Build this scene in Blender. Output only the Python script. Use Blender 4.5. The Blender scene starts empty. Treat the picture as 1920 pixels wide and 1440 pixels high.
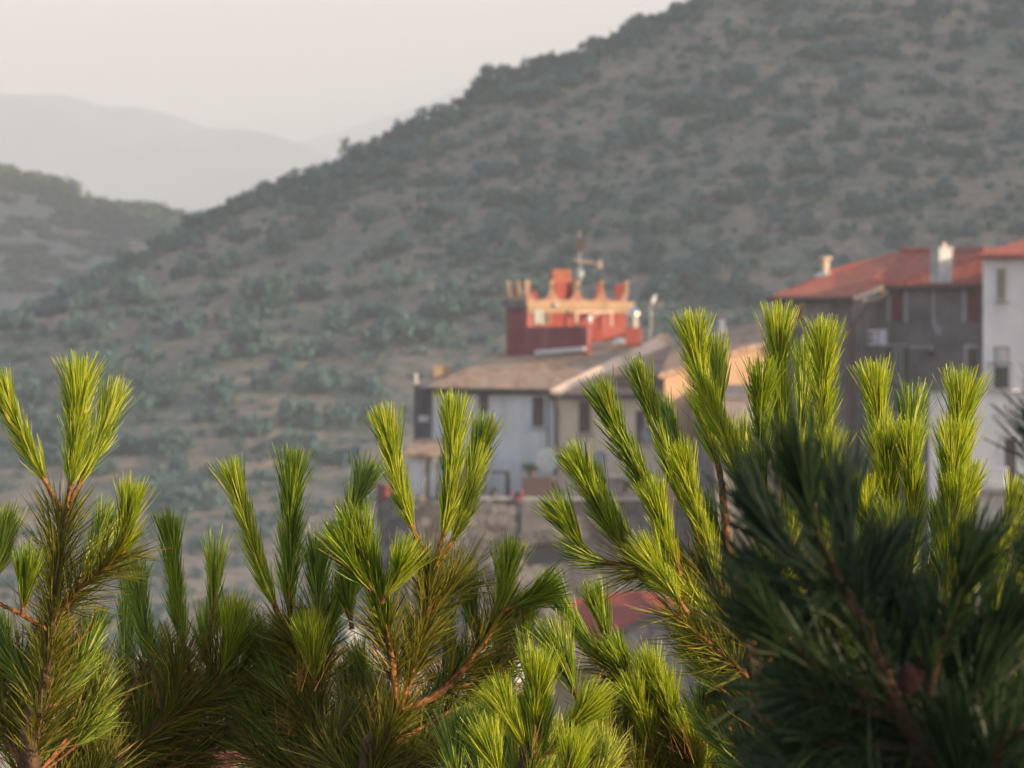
import bpy, math, random
import numpy as np
from mathutils import Vector, Matrix

R = math.radians
scene = bpy.context.scene
COL = scene.collection

# ------------------------------------------------------------------ camera, sky, sun, exposure
FPX = 1920 * 200.0 / 36.0            # focal length in photo pixels
cam_d = bpy.data.cameras.new("camera")
cam_d.lens = 200.0
cam_d.sensor_width = 36.0
cam_d.clip_start = 0.2
cam_d.clip_end = 20000
cam_d.dof.use_dof = True
cam_d.dof.focus_distance = 10.5
cam_d.dof.aperture_fstop = 17.0
cam = bpy.data.objects.new("camera", cam_d)
cam.rotation_euler = (R(90), 0, 0)
COL.objects.link(cam)
scene.camera = cam

SUN_EL, SUN_AZ = 13.0, 118.6          # azimuth clockwise from the view direction (+Y)
sun_dir = Vector((math.sin(R(SUN_AZ)) * math.cos(R(SUN_EL)), math.cos(R(SUN_AZ)) * math.cos(R(SUN_EL)), math.sin(R(SUN_EL))))
sd = bpy.data.lights.new("sun", 'SUN')
sd.energy = 5.0
sd.angle = R(0.5)
sd.color = (1.0, 0.77, 0.52)
so = bpy.data.objects.new("sun", sd)
so.rotation_euler = (-sun_dir).to_track_quat('-Z', 'Y').to_euler()
so.location = (30, -20, 40)
COL.objects.link(so)

world = bpy.data.worlds.new("World")
scene.world = world
world.use_nodes = True
wn = world.node_tree
for n in list(wn.nodes):
    wn.nodes.remove(n)
sky = wn.nodes.new('ShaderNodeTexSky')
sky.sky_type = 'NISHITA'
sky.sun_disc = False
sky.sun_elevation = R(SUN_EL)
sky.sun_rotation = R(SUN_AZ)
sky.dust_density = 3.0
sky.air_density = 1.0
sky.ozone_density = 1.0
bg = wn.nodes.new('ShaderNodeBackground')
bg.inputs['Strength'].default_value = 0.15
wo = wn.nodes.new('ShaderNodeOutputWorld')
air = wn.nodes.new('ShaderNodeMix'); air.data_type = 'RGBA'; air.blend_type = 'MULTIPLY'; air.inputs['Factor'].default_value = 1.0
# evening sky: dusty rose low down, blue overhead
tcw = wn.nodes.new('ShaderNodeTexCoord'); sxyz = wn.nodes.new('ShaderNodeSeparateXYZ')
wn.links.new(tcw.outputs['Generated'], sxyz.inputs[0])
wr = wn.nodes.new('ShaderNodeValToRGB')
wr.color_ramp.elements[0].position = .075; wr.color_ramp.elements[0].color = (1.0, .61, .45, 1)
wr.color_ramp.elements[1].position = .17; wr.color_ramp.elements[1].color = (.82, .89, .96, 1)
wn.links.new(sxyz.outputs['Z'], wr.inputs['Fac'])
wn.links.new(wr.outputs['Color'], air.inputs['B'])
wn.links.new(sky.outputs[0], air.inputs['A'])
wn.links.new(air.outputs['Result'], bg.inputs['Color'])
wn.links.new(bg.outputs[0], wo.inputs['Surface'])

scene.view_settings.view_transform = 'Standard'
scene.view_settings.look = 'None'
scene.view_settings.gamma = 1
scene.view_settings.exposure = 1.2
scene.render.engine = 'CYCLES'
cy = scene.cycles
cy.use_denoising = True
try:
    cy.denoiser = 'OPENIMAGEDENOISE'
except Exception:
    pass
cy.max_bounces = 6
cy.diffuse_bounces = 3
cy.glossy_bounces = 2
cy.transmission_bounces = 4
cy.transparent_max_bounces = 6
cy.volume_bounces = 1

# ------------------------------------------------------------------ helpers
def P(x, y, Y):
    """photo pixel -> world point at distance Y in front of the viewpoint"""
    return Vector(((x - 960) / FPX * Y, Y, (720 - y) / FPX * Y))

def tag(o, label=None, cat=None, group=None, kind=None):
    if label: o['label'] = label
    if cat: o['category'] = cat
    if group: o['group'] = group
    if kind: o['kind'] = kind
    return o

def thing(name, loc, label, cat, group=None):
    o = bpy.data.objects.new(name, None)
    o.location = loc
    o.empty_display_size = 0.3
    COL.objects.link(o)
    return tag(o, label, cat, group)

def link_mesh(name, me, mat, parent=None):
    o = bpy.data.objects.new(name, me)
    if mat is not None and len(me.materials) == 0:
        me.materials.append(mat)
    COL.objects.link(o)
    if parent is not None:
        o.parent = parent
        o.matrix_parent_inverse = Matrix.Translation(-Vector(parent.location))
    return o

class MB:
    """collects shapes in world coordinates and links them as one mesh object"""
    def __init__(s):
        s.v = []; s.f = []
    def slab(s, pts, ext):
        n = len(pts); b = len(s.v); ext = Vector(ext)
        s.v += [tuple(p) for p in pts] + [tuple(Vector(p) + ext) for p in pts]
        s.f.append(tuple(range(b, b + n)))
        s.f.append(tuple(range(b + 2 * n - 1, b + n - 1, -1)))
        for i in range(n):
            j = (i + 1) % n
            s.f.append((b + j, b + i, b + n + i, b + n + j))
        return s
    def box(s, c, size, rz=0.0):
        c = Vector(c); h = Vector(size) / 2
        ca, sa = math.cos(rz), math.sin(rz)
        def T(x, y, z):
            return Vector((c.x + x * ca - y * sa, c.y + x * sa + y * ca, c.z + z))
        pts = [T(-h.x, -h.y, -h.z), T(h.x, -h.y, -h.z), T(h.x, -h.y, h.z), T(-h.x, -h.y, h.z)]
        return s.slab(pts, (-2 * h.y * sa, 2 * h.y * ca, 0))
    def tube(s, pts, r0, r1=None, seg=8, caps=True):
        r1 = r0 if r1 is None else r1
        pts = [Vector(p) for p in pts]; n = len(pts); b = len(s.v)
        for i, p in enumerate(pts):
            t = (pts[min(i + 1, n - 1)] - pts[max(i - 1, 0)]).normalized()
            a = Vector((0, 0, 1)) if abs(t.z) < .9 else Vector((0, 1, 0))
            u = t.cross(a).normalized(); w = t.cross(u)
            r = r0 + (r1 - r0) * i / max(1, n - 1)
            for k in range(seg):
                q = 2 * math.pi * k / seg
                s.v.append(tuple(p + (u * math.cos(q) + w * math.sin(q)) * r))
        for i in range(n - 1):
            for k in range(seg):
                k2 = (k + 1) % seg
                s.f.append((b + i * seg + k, b + i * seg + k2, b + (i + 1) * seg + k2, b + (i + 1) * seg + k))
        if caps:
            s.f.append(tuple(b + k for k in range(seg))[::-1])
            s.f.append(tuple(b + (n - 1) * seg + k for k in range(seg)))
        return s
    def lathe(s, c, prof, seg=14):
        c = Vector(c); b = len(s.v); n = len(prof)
        for r, z in prof:
            for k in range(seg):
                q = 2 * math.pi * k / seg
                s.v.append((c.x + r * math.cos(q), c.y + r * math.sin(q), c.z + z))
        for i in range(n - 1):
            for k in range(seg):
                k2 = (k + 1) % seg
                s.f.append((b + i * seg + k, b + i * seg + k2, b + (i + 1) * seg + k2, b + (i + 1) * seg + k))
        s.f.append(tuple(b + k for k in range(seg))[::-1])
        s.f.append(tuple(b + (n - 1) * seg + k for k in range(seg)))
        return s
    def build(s, name, mat, parent=None):
        me = bpy.data.meshes.new(name)
        me.from_pydata(s.v, [], s.f)
        me.update()
        import bmesh
        bm = bmesh.new(); bm.from_mesh(me)
        bmesh.ops.recalc_face_normals(bm, faces=bm.faces)
        bm.to_mesh(me); bm.free()
        return link_mesh(name, me, mat, parent)

def np_mesh(name, V, quads, attrs=None, smooth=False):
    me = bpy.data.meshes.new(name)
    V = np.asarray(V, dtype=np.float32); quads = np.asarray(quads, dtype=np.int32)
    me.vertices.add(len(V)); me.vertices.foreach_set('co', V.ravel())
    me.loops.add(quads.size); me.loops.foreach_set('vertex_index', quads.ravel())
    me.polygons.add(len(quads))
    me.polygons.foreach_set('loop_start', np.arange(0, quads.size, 4, dtype=np.int32))
    me.polygons.foreach_set('loop_total', np.full(len(quads), 4, dtype=np.int32))
    me.update(calc_edges=True)
    if smooth:
        me.polygons.foreach_set('use_smooth', np.ones(len(quads), dtype=bool))
    for k, a in (attrs or {}).items():
        at = me.attributes.new(k, 'FLOAT', 'POINT')
        at.data.foreach_set('value', np.asarray(a, dtype=np.float32))
    return me

# ------------------------------------------------------------------ materials
MATS = {}
def new_mat(name):
    m = bpy.data.materials.new(name); m.use_nodes = True
    nt = m.node_tree
    b = nt.nodes['Principled BSDF']
    b.inputs['Roughness'].default_value = .85
    b.inputs['Specular IOR Level'].default_value = .25
    MATS[name] = m
    return m, nt, b

def c4(c): return (c[0], c[1], c[2], 1)

def stucco(name, c1, c2, scale=0.6, rough=.9, bump=.25, stain=None, streak=True, detail=6):
    """plaster or masonry: two tones in patches, fine grain, runs of dirt"""
    m, nt, b = new_mat(name)
    N, L = nt.nodes.new, nt.links.new
    tc = N('ShaderNodeTexCoord')
    n1 = N('ShaderNodeTexNoise'); n1.inputs['Scale'].default_value = scale; n1.inputs['Detail'].default_value = detail
    n1.inputs['Roughness'].default_value = .65
    L(tc.outputs['Object'], n1.inputs['Vector'])
    r1 = N('ShaderNodeValToRGB'); r1.color_ramp.elements[0].position = .35; r1.color_ramp.elements[1].position = .65
    r1.color_ramp.elements[0].color = c4(c1); r1.color_ramp.elements[1].color = c4(c2)
    L(n1.outputs['Fac'], r1.inputs['Fac'])
    out = r1.outputs['Color']
    if streak:
        mp = N('ShaderNodeMapping'); mp.inputs['Scale'].default_value = (.8, .8, .16)
        L(tc.outputs['Object'], mp.inputs['Vector'])
        n2 = N('ShaderNodeTexNoise'); n2.inputs['Scale'].default_value = 1.3; n2.inputs['Detail'].default_value = 5
        L(mp.outputs[0], n2.inputs['Vector'])
        r2 = N('ShaderNodeValToRGB'); r2.color_ramp.elements[0].position = .52; r2.color_ramp.elements[1].position = .75
        L(n2.outputs['Fac'], r2.inputs['Fac'])
        mx = N('ShaderNodeMix'); mx.data_type = 'RGBA'
        st = stain or tuple(x * .55 for x in c1)
        mu = N('ShaderNodeMath'); mu.operation = 'MULTIPLY'; mu.inputs[1].default_value = .6
        L(r2.outputs['Color'], mu.inputs[0]); L(mu.outputs[0], mx.inputs['Factor'])
        L(out, mx.inputs['A']); mx.inputs['B'].default_value = c4(st)
        out = mx.outputs['Result']
    L(out, b.inputs['Base Color'])
    n3 = N('ShaderNodeTexNoise'); n3.inputs['Scale'].default_value = 9; n3.inputs['Detail'].default_value = 6
    L(tc.outputs['Object'], n3.inputs['Vector'])
    bp = N('ShaderNodeBump'); bp.inputs['Strength'].default_value = bump; bp.inputs['Distance'].default_value = .05
    L(n3.outputs['Fac'], bp.inputs['Height']); L(bp.outputs[0], b.inputs['Normal'])
    b.inputs['Roughness'].default_value = rough
    return m

def stone(name, c1, c2, mortar, scale=2.2):
    m, nt, b = new_mat(name)
    N, L = nt.nodes.new, nt.links.new
    tc = N('ShaderNodeTexCoord')
    ns = N('ShaderNodeTexNoise'); ns.inputs['Scale'].default_value = 1.2
    L(tc.outputs['Object'], ns.inputs['Vector'])
    ad = N('ShaderNodeVectorMath'); ad.operation = 'ADD'
    sc = N('ShaderNodeVectorMath'); sc.operation = 'SCALE'; sc.inputs['Scale'].default_value = .35
    L(ns.outputs['Color'], sc.inputs[0]); L(sc.outputs[0], ad.inputs[0]); L(tc.outputs['Object'], ad.inputs[1])
    vo = N('ShaderNodeTexVoronoi'); vo.inputs['Scale'].default_value = scale
    L(ad.outputs[0], vo.inputs['Vector'])
    r1 = N('ShaderNodeValToRGB')
    r1.color_ramp.elements[0].color = c4(c1); r1.color_ramp.elements[1].color = c4(c2)
    sp = N('ShaderNodeSeparateColor'); L(vo.outputs['Color'], sp.inputs[0]); L(sp.outputs[0], r1.inputs['Fac'])
    ve = N('ShaderNodeTexVoronoi'); ve.feature = 'DISTANCE_TO_EDGE'; ve.inputs['Scale'].default_value = scale
    L(ad.outputs[0], ve.inputs['Vector'])
    r2 = N('ShaderNodeValToRGB'); r2.color_ramp.elements[0].position = .0; r2.color_ramp.elements[1].position = .09
    L(ve.outputs['Distance'], r2.inputs['Fac'])
    mx = N('ShaderNodeMix'); mx.data_type = 'RGBA'
    L(r2.outputs['Color'], mx.inputs['Factor']); mx.inputs['A'].default_value = c4(mortar); L(r1.outputs['Color'], mx.inputs['B'])
    n4 = N('ShaderNodeTexNoise'); n4.inputs['Scale'].default_value = .45; n4.inputs['Detail'].default_value = 5
    L(tc.outputs['Object'], n4.inputs['Vector'])
    r4 = N('ShaderNodeValToRGB'); r4.color_ramp.elements[0].position = .4; r4.color_ramp.elements[1].position = .62
    r4.color_ramp.elements[0].color = (.45, .45, .47, 1); r4.color_ramp.elements[1].color = (1, 1, 1, 1)
    L(n4.outputs['Fac'], r4.inputs['Fac'])
    m2 = N('ShaderNodeMix'); m2.data_type = 'RGBA'; m2.blend_type = 'MULTIPLY'; m2.inputs['Factor'].default_value = 1
    L(mx.outputs['Result'], m2.inputs['A']); L(r4.outputs['Color'], m2.inputs['B'])
    L(m2.outputs['Result'], b.inputs['Base Color'])
    bp = N('ShaderNodeBump'); bp.inputs['Strength'].default_value = .7; bp.inputs['Distance'].default_value = .08
    L(r2.outputs['Color'], bp.inputs['Height']); L(bp.outputs[0], b.inputs['Normal'])
    return m

def tiles(name, c1, c2, c3, rz=0.0, sc=.55):
    """roof tiles: rows of rounded tiles running down the slope, each with its own tone, lichen"""
    m, nt, b = new_mat(name)
    N, L = nt.nodes.new, nt.links.new
    tc = N('ShaderNodeTexCoord')
    mp = N('ShaderNodeMapping'); mp.inputs['Rotation'].default_value = (0, 0, rz)
    L(tc.outputs['Object'], mp.inputs['Vector'])
    vo = N('ShaderNodeTexVoronoi'); vo.inputs['Scale'].default_value = 3.2
    L(mp.outputs[0], vo.inputs['Vector'])
    sp = N('ShaderNodeSeparateColor'); L(vo.outputs['Color'], sp.inputs[0])
    r1 = N('ShaderNodeValToRGB'); r1.color_ramp.elements[0].color = c4(c1); r1.color_ramp.elements[1].color = c4(c2)
    L(sp.outputs[0], r1.inputs['Fac'])
    n2 = N('ShaderNodeTexNoise'); n2.inputs['Scale'].default_value = sc; n2.inputs['Detail'].default_value = 7; n2.inputs['Roughness'].default_value = .7
    L(tc.outputs['Object'], n2.inputs['Vector'])
    r2 = N('ShaderNodeValToRGB'); r2.color_ramp.elements[0].position = .42; r2.color_ramp.elements[1].position = .62
    L(n2.outputs['Fac'], r2.inputs['Fac'])
    mx = N('ShaderNodeMix'); mx.data_type = 'RGBA'
    L(r2.outputs['Color'], mx.inputs['Factor']); L(r1.outputs['Color'], mx.inputs['A']); mx.inputs['B'].default_value = c4(c3)
    L(mx.outputs['Result'], b.inputs['Base Color'])
    wv = N('ShaderNodeTexWave'); wv.wave_type = 'BANDS'; wv.bands_direction = 'X'; wv.inputs['Scale'].default_value = 1.5
    wv.inputs['Distortion'].default_value = .6
    L(mp.outputs[0], wv.inputs['Vector'])
    bp = N('ShaderNodeBump'); bp.inputs['Strength'].default_value = .9; bp.inputs['Distance'].default_value = .10
    L(wv.outputs['Fac'], bp.inputs['Height']); L(bp.outputs[0], b.inputs['Normal'])
    return m

def plain(name, c, rough=.6, metal=0., spec=.3, var=.15, scale=3.0):
    m, nt, b = new_mat(name)
    N, L = nt.nodes.new, nt.links.new
    tc = N('ShaderNodeTexCoord')
    n1 = N('ShaderNodeTexNoise'); n1.inputs['Scale'].default_value = scale; n1.inputs['Detail'].default_value = 4
    L(tc.outputs['Object'], n1.inputs['Vector'])
    r1 = N('ShaderNodeValToRGB')
    r1.color_ramp.elements[0].position = .3; r1.color_ramp.elements[1].position = .7
    r1.color_ramp.elements[0].color = c4([x * (1 - var) for x in c]); r1.color_ramp.elements[1].color = c4([min(1, x * (1 + var)) for x in c])
    L(n1.outputs['Fac'], r1.inputs['Fac']); L(r1.outputs['Color'], b.inputs['Base Color'])
    b.inputs['Roughness'].default_value = rough; b.inputs['Metallic'].default_value = metal
    b.inputs['Specular IOR Level'].default_value = spec
    return m

def leafy(name, c_lo, c_hi, c_base=None, trans=.45, rough=.45, spec=.35, tip=None):
    """needles and leaves: tone per leaf from the 'tint' attribute, sheath colour at the foot of each needle"""
    m = bpy.data.materials.new(name); m.use_nodes = True
    nt = m.node_tree; N, L = nt.nodes.new, nt.links.new
    b = nt.nodes['Principled BSDF']; out = nt.nodes['Material Output']
    at = N('ShaderNodeAttribute'); at.attribute_name = 'tint'
    r1 = N('ShaderNodeValToRGB'); r1.color_ramp.elements[0].color = c4(c_lo); r1.color_ramp.elements[1].color = c4(c_hi)
    if tip:
        e = r1.color_ramp.elements.new(.965); e.color = c4(c_hi)
        r1.color_ramp.elements[2].color = c4(tip)
        e2 = r1.color_ramp.elements.new(.975); e2.color = c4(tip)
    L(at.outputs['Fac'], r1.inputs['Fac'])
    colr = r1.outputs['Color']
    if c_base:
        al = N('ShaderNodeAttribute'); al.attribute_name = 'along'
        r2 = N('ShaderNodeValToRGB'); r2.color_ramp.elements[0].position = .0; r2.color_ramp.elements[1].position = .22
        L(al.outputs['Fac'], r2.inputs['Fac'])
        mx = N('ShaderNodeMix'); mx.data_type = 'RGBA'
        L(r2.outputs['Color'], mx.inputs['Factor']); mx.inputs['A'].default_value = c4(c_base); L(colr, mx.inputs['B'])
        colr = mx.outputs['Result']
    L(colr, b.inputs['Base Color'])
    b.inputs['Roughness'].default_value = rough; b.inputs['Specular IOR Level'].default_value = spec
    tr = N('ShaderNodeBsdfTranslucent'); 
    hs = N('ShaderNodeHueSaturation'); hs.inputs['Saturation'].default_value = 1.15; hs.inputs['Value'].default_value = 1.35
    L(colr, hs.inputs['Color']); L(hs.outputs[0], tr.inputs['Color'])
    ms = N('ShaderNodeMixShader'); ms.inputs[0].default_value = trans
    L(b.outputs[0], ms.inputs[1]); L(tr.outputs[0], ms.inputs[2]); L(ms.outputs[0], out.inputs['Surface'])
    MATS[name] = m
    return m

M_white = stucco('white_plaster', (.54, .57, .61), (.66, .68, .71), stain=(.34, .36, .38))
M_white2 = stucco('bright_white_plaster', (.62, .62, .64), (.72, .71, .72), stain=(.45, .45, .46), scale=.4)
M_cream = stucco('cream_plaster', (.60, .49, .37), (.74, .62, .48), stain=(.46, .38, .30))
M_peach = stucco('peach_plaster', (.38, .245, .155), (.44, .295, .19), stain=(.36, .2, .13))
M_grey = stucco('grey_render', (.115, .105, .11), (.235, .215, .215), stain=(.10, .095, .095), scale=.9)
M_grey2 = stucco('dark_render', (.12, .11, .12), (.19, .175, .175), scale=.9)
M_redshade = stucco('shaded_red_and_brick', (.19, .045, .055), (.25, .07, .08), stain=(.30, .16, .17), scale=1.2)  # tower's red plaster with shade put into the colour; also brick
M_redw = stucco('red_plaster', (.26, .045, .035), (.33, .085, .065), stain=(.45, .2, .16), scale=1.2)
M_trim = stucco('ochre_trim', (.36, .24, .14), (.44, .31, .20), scale=1.5)
M_pinkc = stucco('pink_cement', (.55, .42, .34), (.66, .50, .40), scale=.8)
M_pinkr = stucco('worn_pink_plaster', (.28, .10, .075), (.40, .26, .18), stain=(.25, .07, .05), scale=2.5)
M_cement = stucco('pale_cement', (.33, .33, .33), (.5, .5, .48), scale=1.2)
M_oldtile = tiles('old_roof_tiles', (.24, .14, .095), (.52, .35, .25), (.36, .29, .23), rz=R(30))
M_redtile = tiles('new_red_roof_tiles', (.33, .065, .045), (.50, .14, .09), (.38, .14, .10), rz=R(30))
M_redtile2 = tiles('faded_red_roof_tiles', (.36, .045, .032), (.42, .07, .05), (.33, .065, .05), rz=R(-20))
M_stone = stone('village_stone', (.10, .09, .085), (.34, .31, .28), (.09, .085, .08), 1.9)
M_stone2 = stone('pale_village_stone', (.24, .215, .20), (.40, .36, .33), (.16, .15, .14), 1.7)
M_shut_br = plain('brown_shutter', (.09, .065, .06))
M_shut_ma = plain('maroon_shutter', (.15, .03, .04))
M_shut_ol = plain('olive_shutter', (.26, .25, .20))
M_dark = plain('opening_shade', (.03, .03, .035))  # near black, stands in for the shade inside openings
M_glass = plain('window_glass', (.04, .05, .055), rough=.15, spec=.6)
M_frame = plain('white_frame', (.62, .62, .6))
M_pipe = plain('brown_pipe', (.11, .075, .065), rough=.5)
M_gutter = plain('dark_gutter', (.05, .045, .045), rough=.5)
M_metal = plain('grey_metal', (.42, .40, .38), rough=.5, metal=.3)
M_steel = plain('shiny_steel', (.75, .74, .72), rough=.22, metal=1)
M_dish = plain('grey_dish', (.22, .23, .27), rough=.5)
M_dishw = plain('pale_dish', (.36, .40, .41), rough=.5)
M_terra = plain('terracotta', (.34, .115, .065), rough=.8)
M_flower = plain('pink_petals', (.5, .08, .2))
M_bark = stucco('young_pine_bark', (.07, .03, .015), (.36, .16, .06), scale=90, bump=1.0, streak=False)
M_oldbark = stucco('old_pine_bark', (.06, .035, .025), (.15, .085, .055), scale=25, bump=1.0, streak=False)
M_darkbark = stucco('shaded_twig_bark', (.05, .025, .018), (.10, .055, .035), scale=30, bump=1.0, streak=False)  # bark darkened, shade of the near pine put into its colour
M_cone = plain('pine_cone_scales', (.035, .013, .01), rough=.9, scale=60)
M_young = leafy('young_pine_needles', (.09, .19, .010), (.60, .60, .085), c_base=(.34, .24, .06), trans=.42, rough=.5, spec=.35, tip=(.55, .33, .12))
M_mid = leafy('pine_needles', (.035, .10, .008), (.40, .47, .05), rough=.38, spec=.45, c_base=(.18, .12, .04), trans=.36, tip=(.40, .22, .08))
M_old = leafy('older_pine_needles', (.03, .055, .008), (.30, .26, .03), c_base=(.14, .08, .04), trans=.3, tip=(.42, .18, .06))
M_darkn = leafy('shaded_pine_needles', (.016, .036, .014), (.042, .072, .028), c_base=(.06, .05, .03), trans=.3, tip=(.10, .12, .05))  # needles darkened, shade of the near pine put into their colour
M_dry = leafy('dry_brown_needles', (.22, .09, .025), (.42, .20, .06), trans=.35)
M_shrub = leafy('shrub_leaves', (.054, .108, .118), (.085, .155, .148), trans=.2, rough=.8, spec=.1)
M_shrub_lit = leafy('sunlit_tree_leaves', (.05, .075, .035), (.10, .13, .055), trans=.25, rough=.8, spec=.1)  # warmer green than the shrubs, sunlight put into the leaf colour
M_plant = leafy('potted_leaves', (.03, .07, .03), (.07, .12, .04), trans=.25)

# ------------------------------------------------------------------ terrain
def interp(u, xs, ys):
    return np.interp(u, xs, ys)

# main hill skyline, left hill skyline: photo pixels
SKX = np.array([-900, -300, 0, 100, 200, 330, 400, 500, 600, 660, 750, 870, 960, 1080, 1180, 1260, 1500, 1920, 2600, 4000], float)
SKY = np.array([760, 660, 562, 518, 468, 409, 378, 335, 306, 277, 226, 186, 135, 96, 50, 12, -100, -230, -420, -700], float)
LHX = np.array([-1500, -500, -100, 0, 60, 120, 170, 220, 280, 330, 420, 700, 1500], float)
LHY = np.array([500, 330, 305, 318, 334, 358, 383, 388, 394, 420, 480, 560, 640], float)

def smooth(t):
    t = np.clip(t, 0, 1); return t * t * (3 - 2 * t)

def height(x, y):
    x = np.asarray(x, float); y = np.asarray(y, float)
    yy = np.maximum(y, 1.0)
    px = 960 + x / yy * FPX
    # ground falling from the viewpoint to the valley
    g = np.interp(y, [-6000, -60, 0, 6, 14, 60, 150, 230, 300, 420, 520, 900, 1200, 6000],
                  [40, 3, -1.65, -2.3, -3.2, -8, -16, -18, -22, -30, -30, -26, -30, -10])
    # main hill
    yr = np.interp(px, [0, 960, 1920, 4000], [680, 740, 800, 900])
    zr = (720 - np.interp(px, SKX, SKY)) / FPX * yr - 1.2
    yf = 500.0
    t = (y - yf) / (yr - yf)
    up = g + (zr - g) * np.where(t < 0, 0, np.where(t < 1, (np.clip(t, 0, 1) ** 1.08), 1))
    down = zr - np.clip(y - yr, 0, None) * 0.42
    hill = np.where(t <= 0, g, np.where(t < 1, up, np.maximum(down, g)))
    hill = np.where(y > 60, hill, g)
    # left hill further back
    yl = 1600.0
    zl = (720 - np.interp(px, LHX, LHY)) / FPX * yl - 1.5
    t2 = (y - 1150) / (yl - 1150)
    lh = np.where(t2 <= 0, -999, np.where(t2 < 1, -25 + (zl + 25) * np.clip(t2, 0, 1) ** .9, zl - np.clip(y - yl, 0, None) * .3))
    hill = np.maximum(hill, lh)
    # unseen spur on the right, added to shade the left hill's flank
    shade_spur = 300 * np.exp(-(((x - 470) / 190) ** 2 + ((y - 1170) / 130) ** 2)) * smooth((x - 200) / 150)
    hill = hill + shade_spur
    sp = 190 * np.exp(-(((x - 400) / 130) ** 2 + ((y - 520) / 150) ** 2))  # second unseen spur, added to keep the main hill in shade
    return np.maximum(hill, sp - 30 + 0 * g) if False else hill + np.where(x > 120, sp * smooth((x - 120) / 120), 0)

def wob(x, y):
    """small folds of the slopes"""
    w = np.sin(x * .045 + 1.3 * np.sin(y * .021)) * 1.0 + np.sin(x * .11 + y * .07) * .45 + np.sin(x * .03 - y * .05 + 2) * .9
    k = smooth((y - 480) / 120) * .8
    return w * k

def ground_z(x, y):
    return float(height(x, y) + wob(np.asarray(float(x)), np.asarray(float(y))))

def axis(parts):
    out = []
    for a, b, s in parts:
        out += list(np.arange(a, b, s))
    out.append(parts[-1][1])
    return np.array(out, float)

gx = axis([(-4200, -800, 170), (-800, -200, 25), (-200, 200, 2.5), (200, 800, 20), (800, 4200, 170)])
gy = axis([(-900, -40, 60), (-40, 20, 2), (20, 480, 10), (480, 860, 3), (860, 1120, 20), (1120, 1640, 7), (1640, 2400, 40), (2400, 9200, 400)])
GX, GY = np.meshgrid(gx, gy)
GZ = height(GX, GY) + wob(GX, GY)
nv = len(gx)
V = np.stack([GX.ravel(), GY.ravel(), GZ.ravel()], 1)
ii, jj = np.meshgrid(np.arange(len(gx) - 1), np.arange(len(gy) - 1))
a = (jj * nv + ii).ravel()
Q = np.stack([a, a + 1, a + nv + 1, a + nv], 1)
m, nt, b = new_mat('dry_hillside')
N, L = nt.nodes.new, nt.links.new
tc = N('ShaderNodeTexCoord')
n1 = N('ShaderNodeTexNoise'); n1.inputs['Scale'].default_value = .09; n1.inputs['Detail'].default_value = 9; n1.inputs['Roughness'].default_value = .68
L(tc.outputs['Object'], n1.inputs['Vector'])
r1 = N('ShaderNodeValToRGB')
r1.color_ramp.elements[0].position = .36; r1.color_ramp.elements[1].position = .66
r1.color_ramp.elements[0].color = (.12, .145, .13, 1); r1.color_ramp.elements[1].color = (.26, .215, .185, 1)
e = r1.color_ramp.elements.new(.5); e.color = (.185, .17, .15, 1)
L(n1.outputs['Fac'], r1.inputs['Fac'])
n2 = N('ShaderNodeTexNoise'); n2.inputs['Scale'].default_value = .6; n2.inputs['Detail'].default_value = 6
L(tc.outputs['Object'], n2.inputs['Vector'])
r2 = N('ShaderNodeValToRGB'); r2.color_ramp.elements[0].position = .35; r2.color_ramp.elements[1].position = .65
r2.color_ramp.elements[0].color = (.65, .68, .62, 1); r2.color_ramp.elements[1].color = (1.15, 1.1, 1.05, 1)
L(n2.outputs['Fac'], r2.inputs['Fac'])
mx = N('ShaderNodeMix'); mx.data_type = 'RGBA'; mx.blend_type = 'MULTIPLY'; mx.inputs['Factor'].default_value = 1
L(r1.outputs['Color'], mx.inputs['A']); L(r2.outputs['Color'], mx.inputs['B'])
L(mx.outputs['Result'], b.inputs['Base Color'])
b.inputs['Specular IOR Level'].default_value = .05
bp = N('ShaderNodeBump'); bp.inputs['Strength'].default_value = .8; bp.inputs['Distance'].default_value = .6
L(n2.outputs['Fac'], bp.inputs['Height']); L(bp.outputs[0], b.inputs['Normal'])
ground = link_mesh('ground', np_mesh('ground', V, Q, smooth=True), m)
tag(ground, kind='structure')

def mountain(name, xs, ys, Y, mat, seed):
    """a far range: a real ridge with a front and back slope"""
    rng = np.random.default_rng(seed)
    px = np.linspace(xs[0], xs[-1], 220)
    top = (720 - np.interp(px, xs, ys)) / FPX * Y + np.convolve(rng.normal(0, 5, 220), np.ones(5) / 5, 'same')
    rows = []
    x = (px - 960) / FPX * Y
    prof = [(-900, 0.0), (-650, .22), (-420, .48), (-220, .72), (-80, .92), (0, 1), (150, .85), (400, .4)]
    for k, (dy, f) in enumerate(prof):
        j = np.sin(px * .02 + k) * 40 * (1 - f) + np.sin(px * .05 + 2 * k) * 25 * (1 - f)
        rows.append(np.stack([x, np.full_like(x, Y) + dy + j, -32 + (top + 32) * f], 1))
    V = np.concatenate(rows); n = len(px)
    ii, jj = np.meshgrid(np.arange(n - 1), np.arange(len(prof) - 1)); a = (jj * n + ii).ravel()
    o = link_mesh(name, np_mesh(name, V, np.stack([a, a + 1, a + n + 1, a + n], 1), smooth=True), mat)
    return tag(o, kind='structure')

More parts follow.
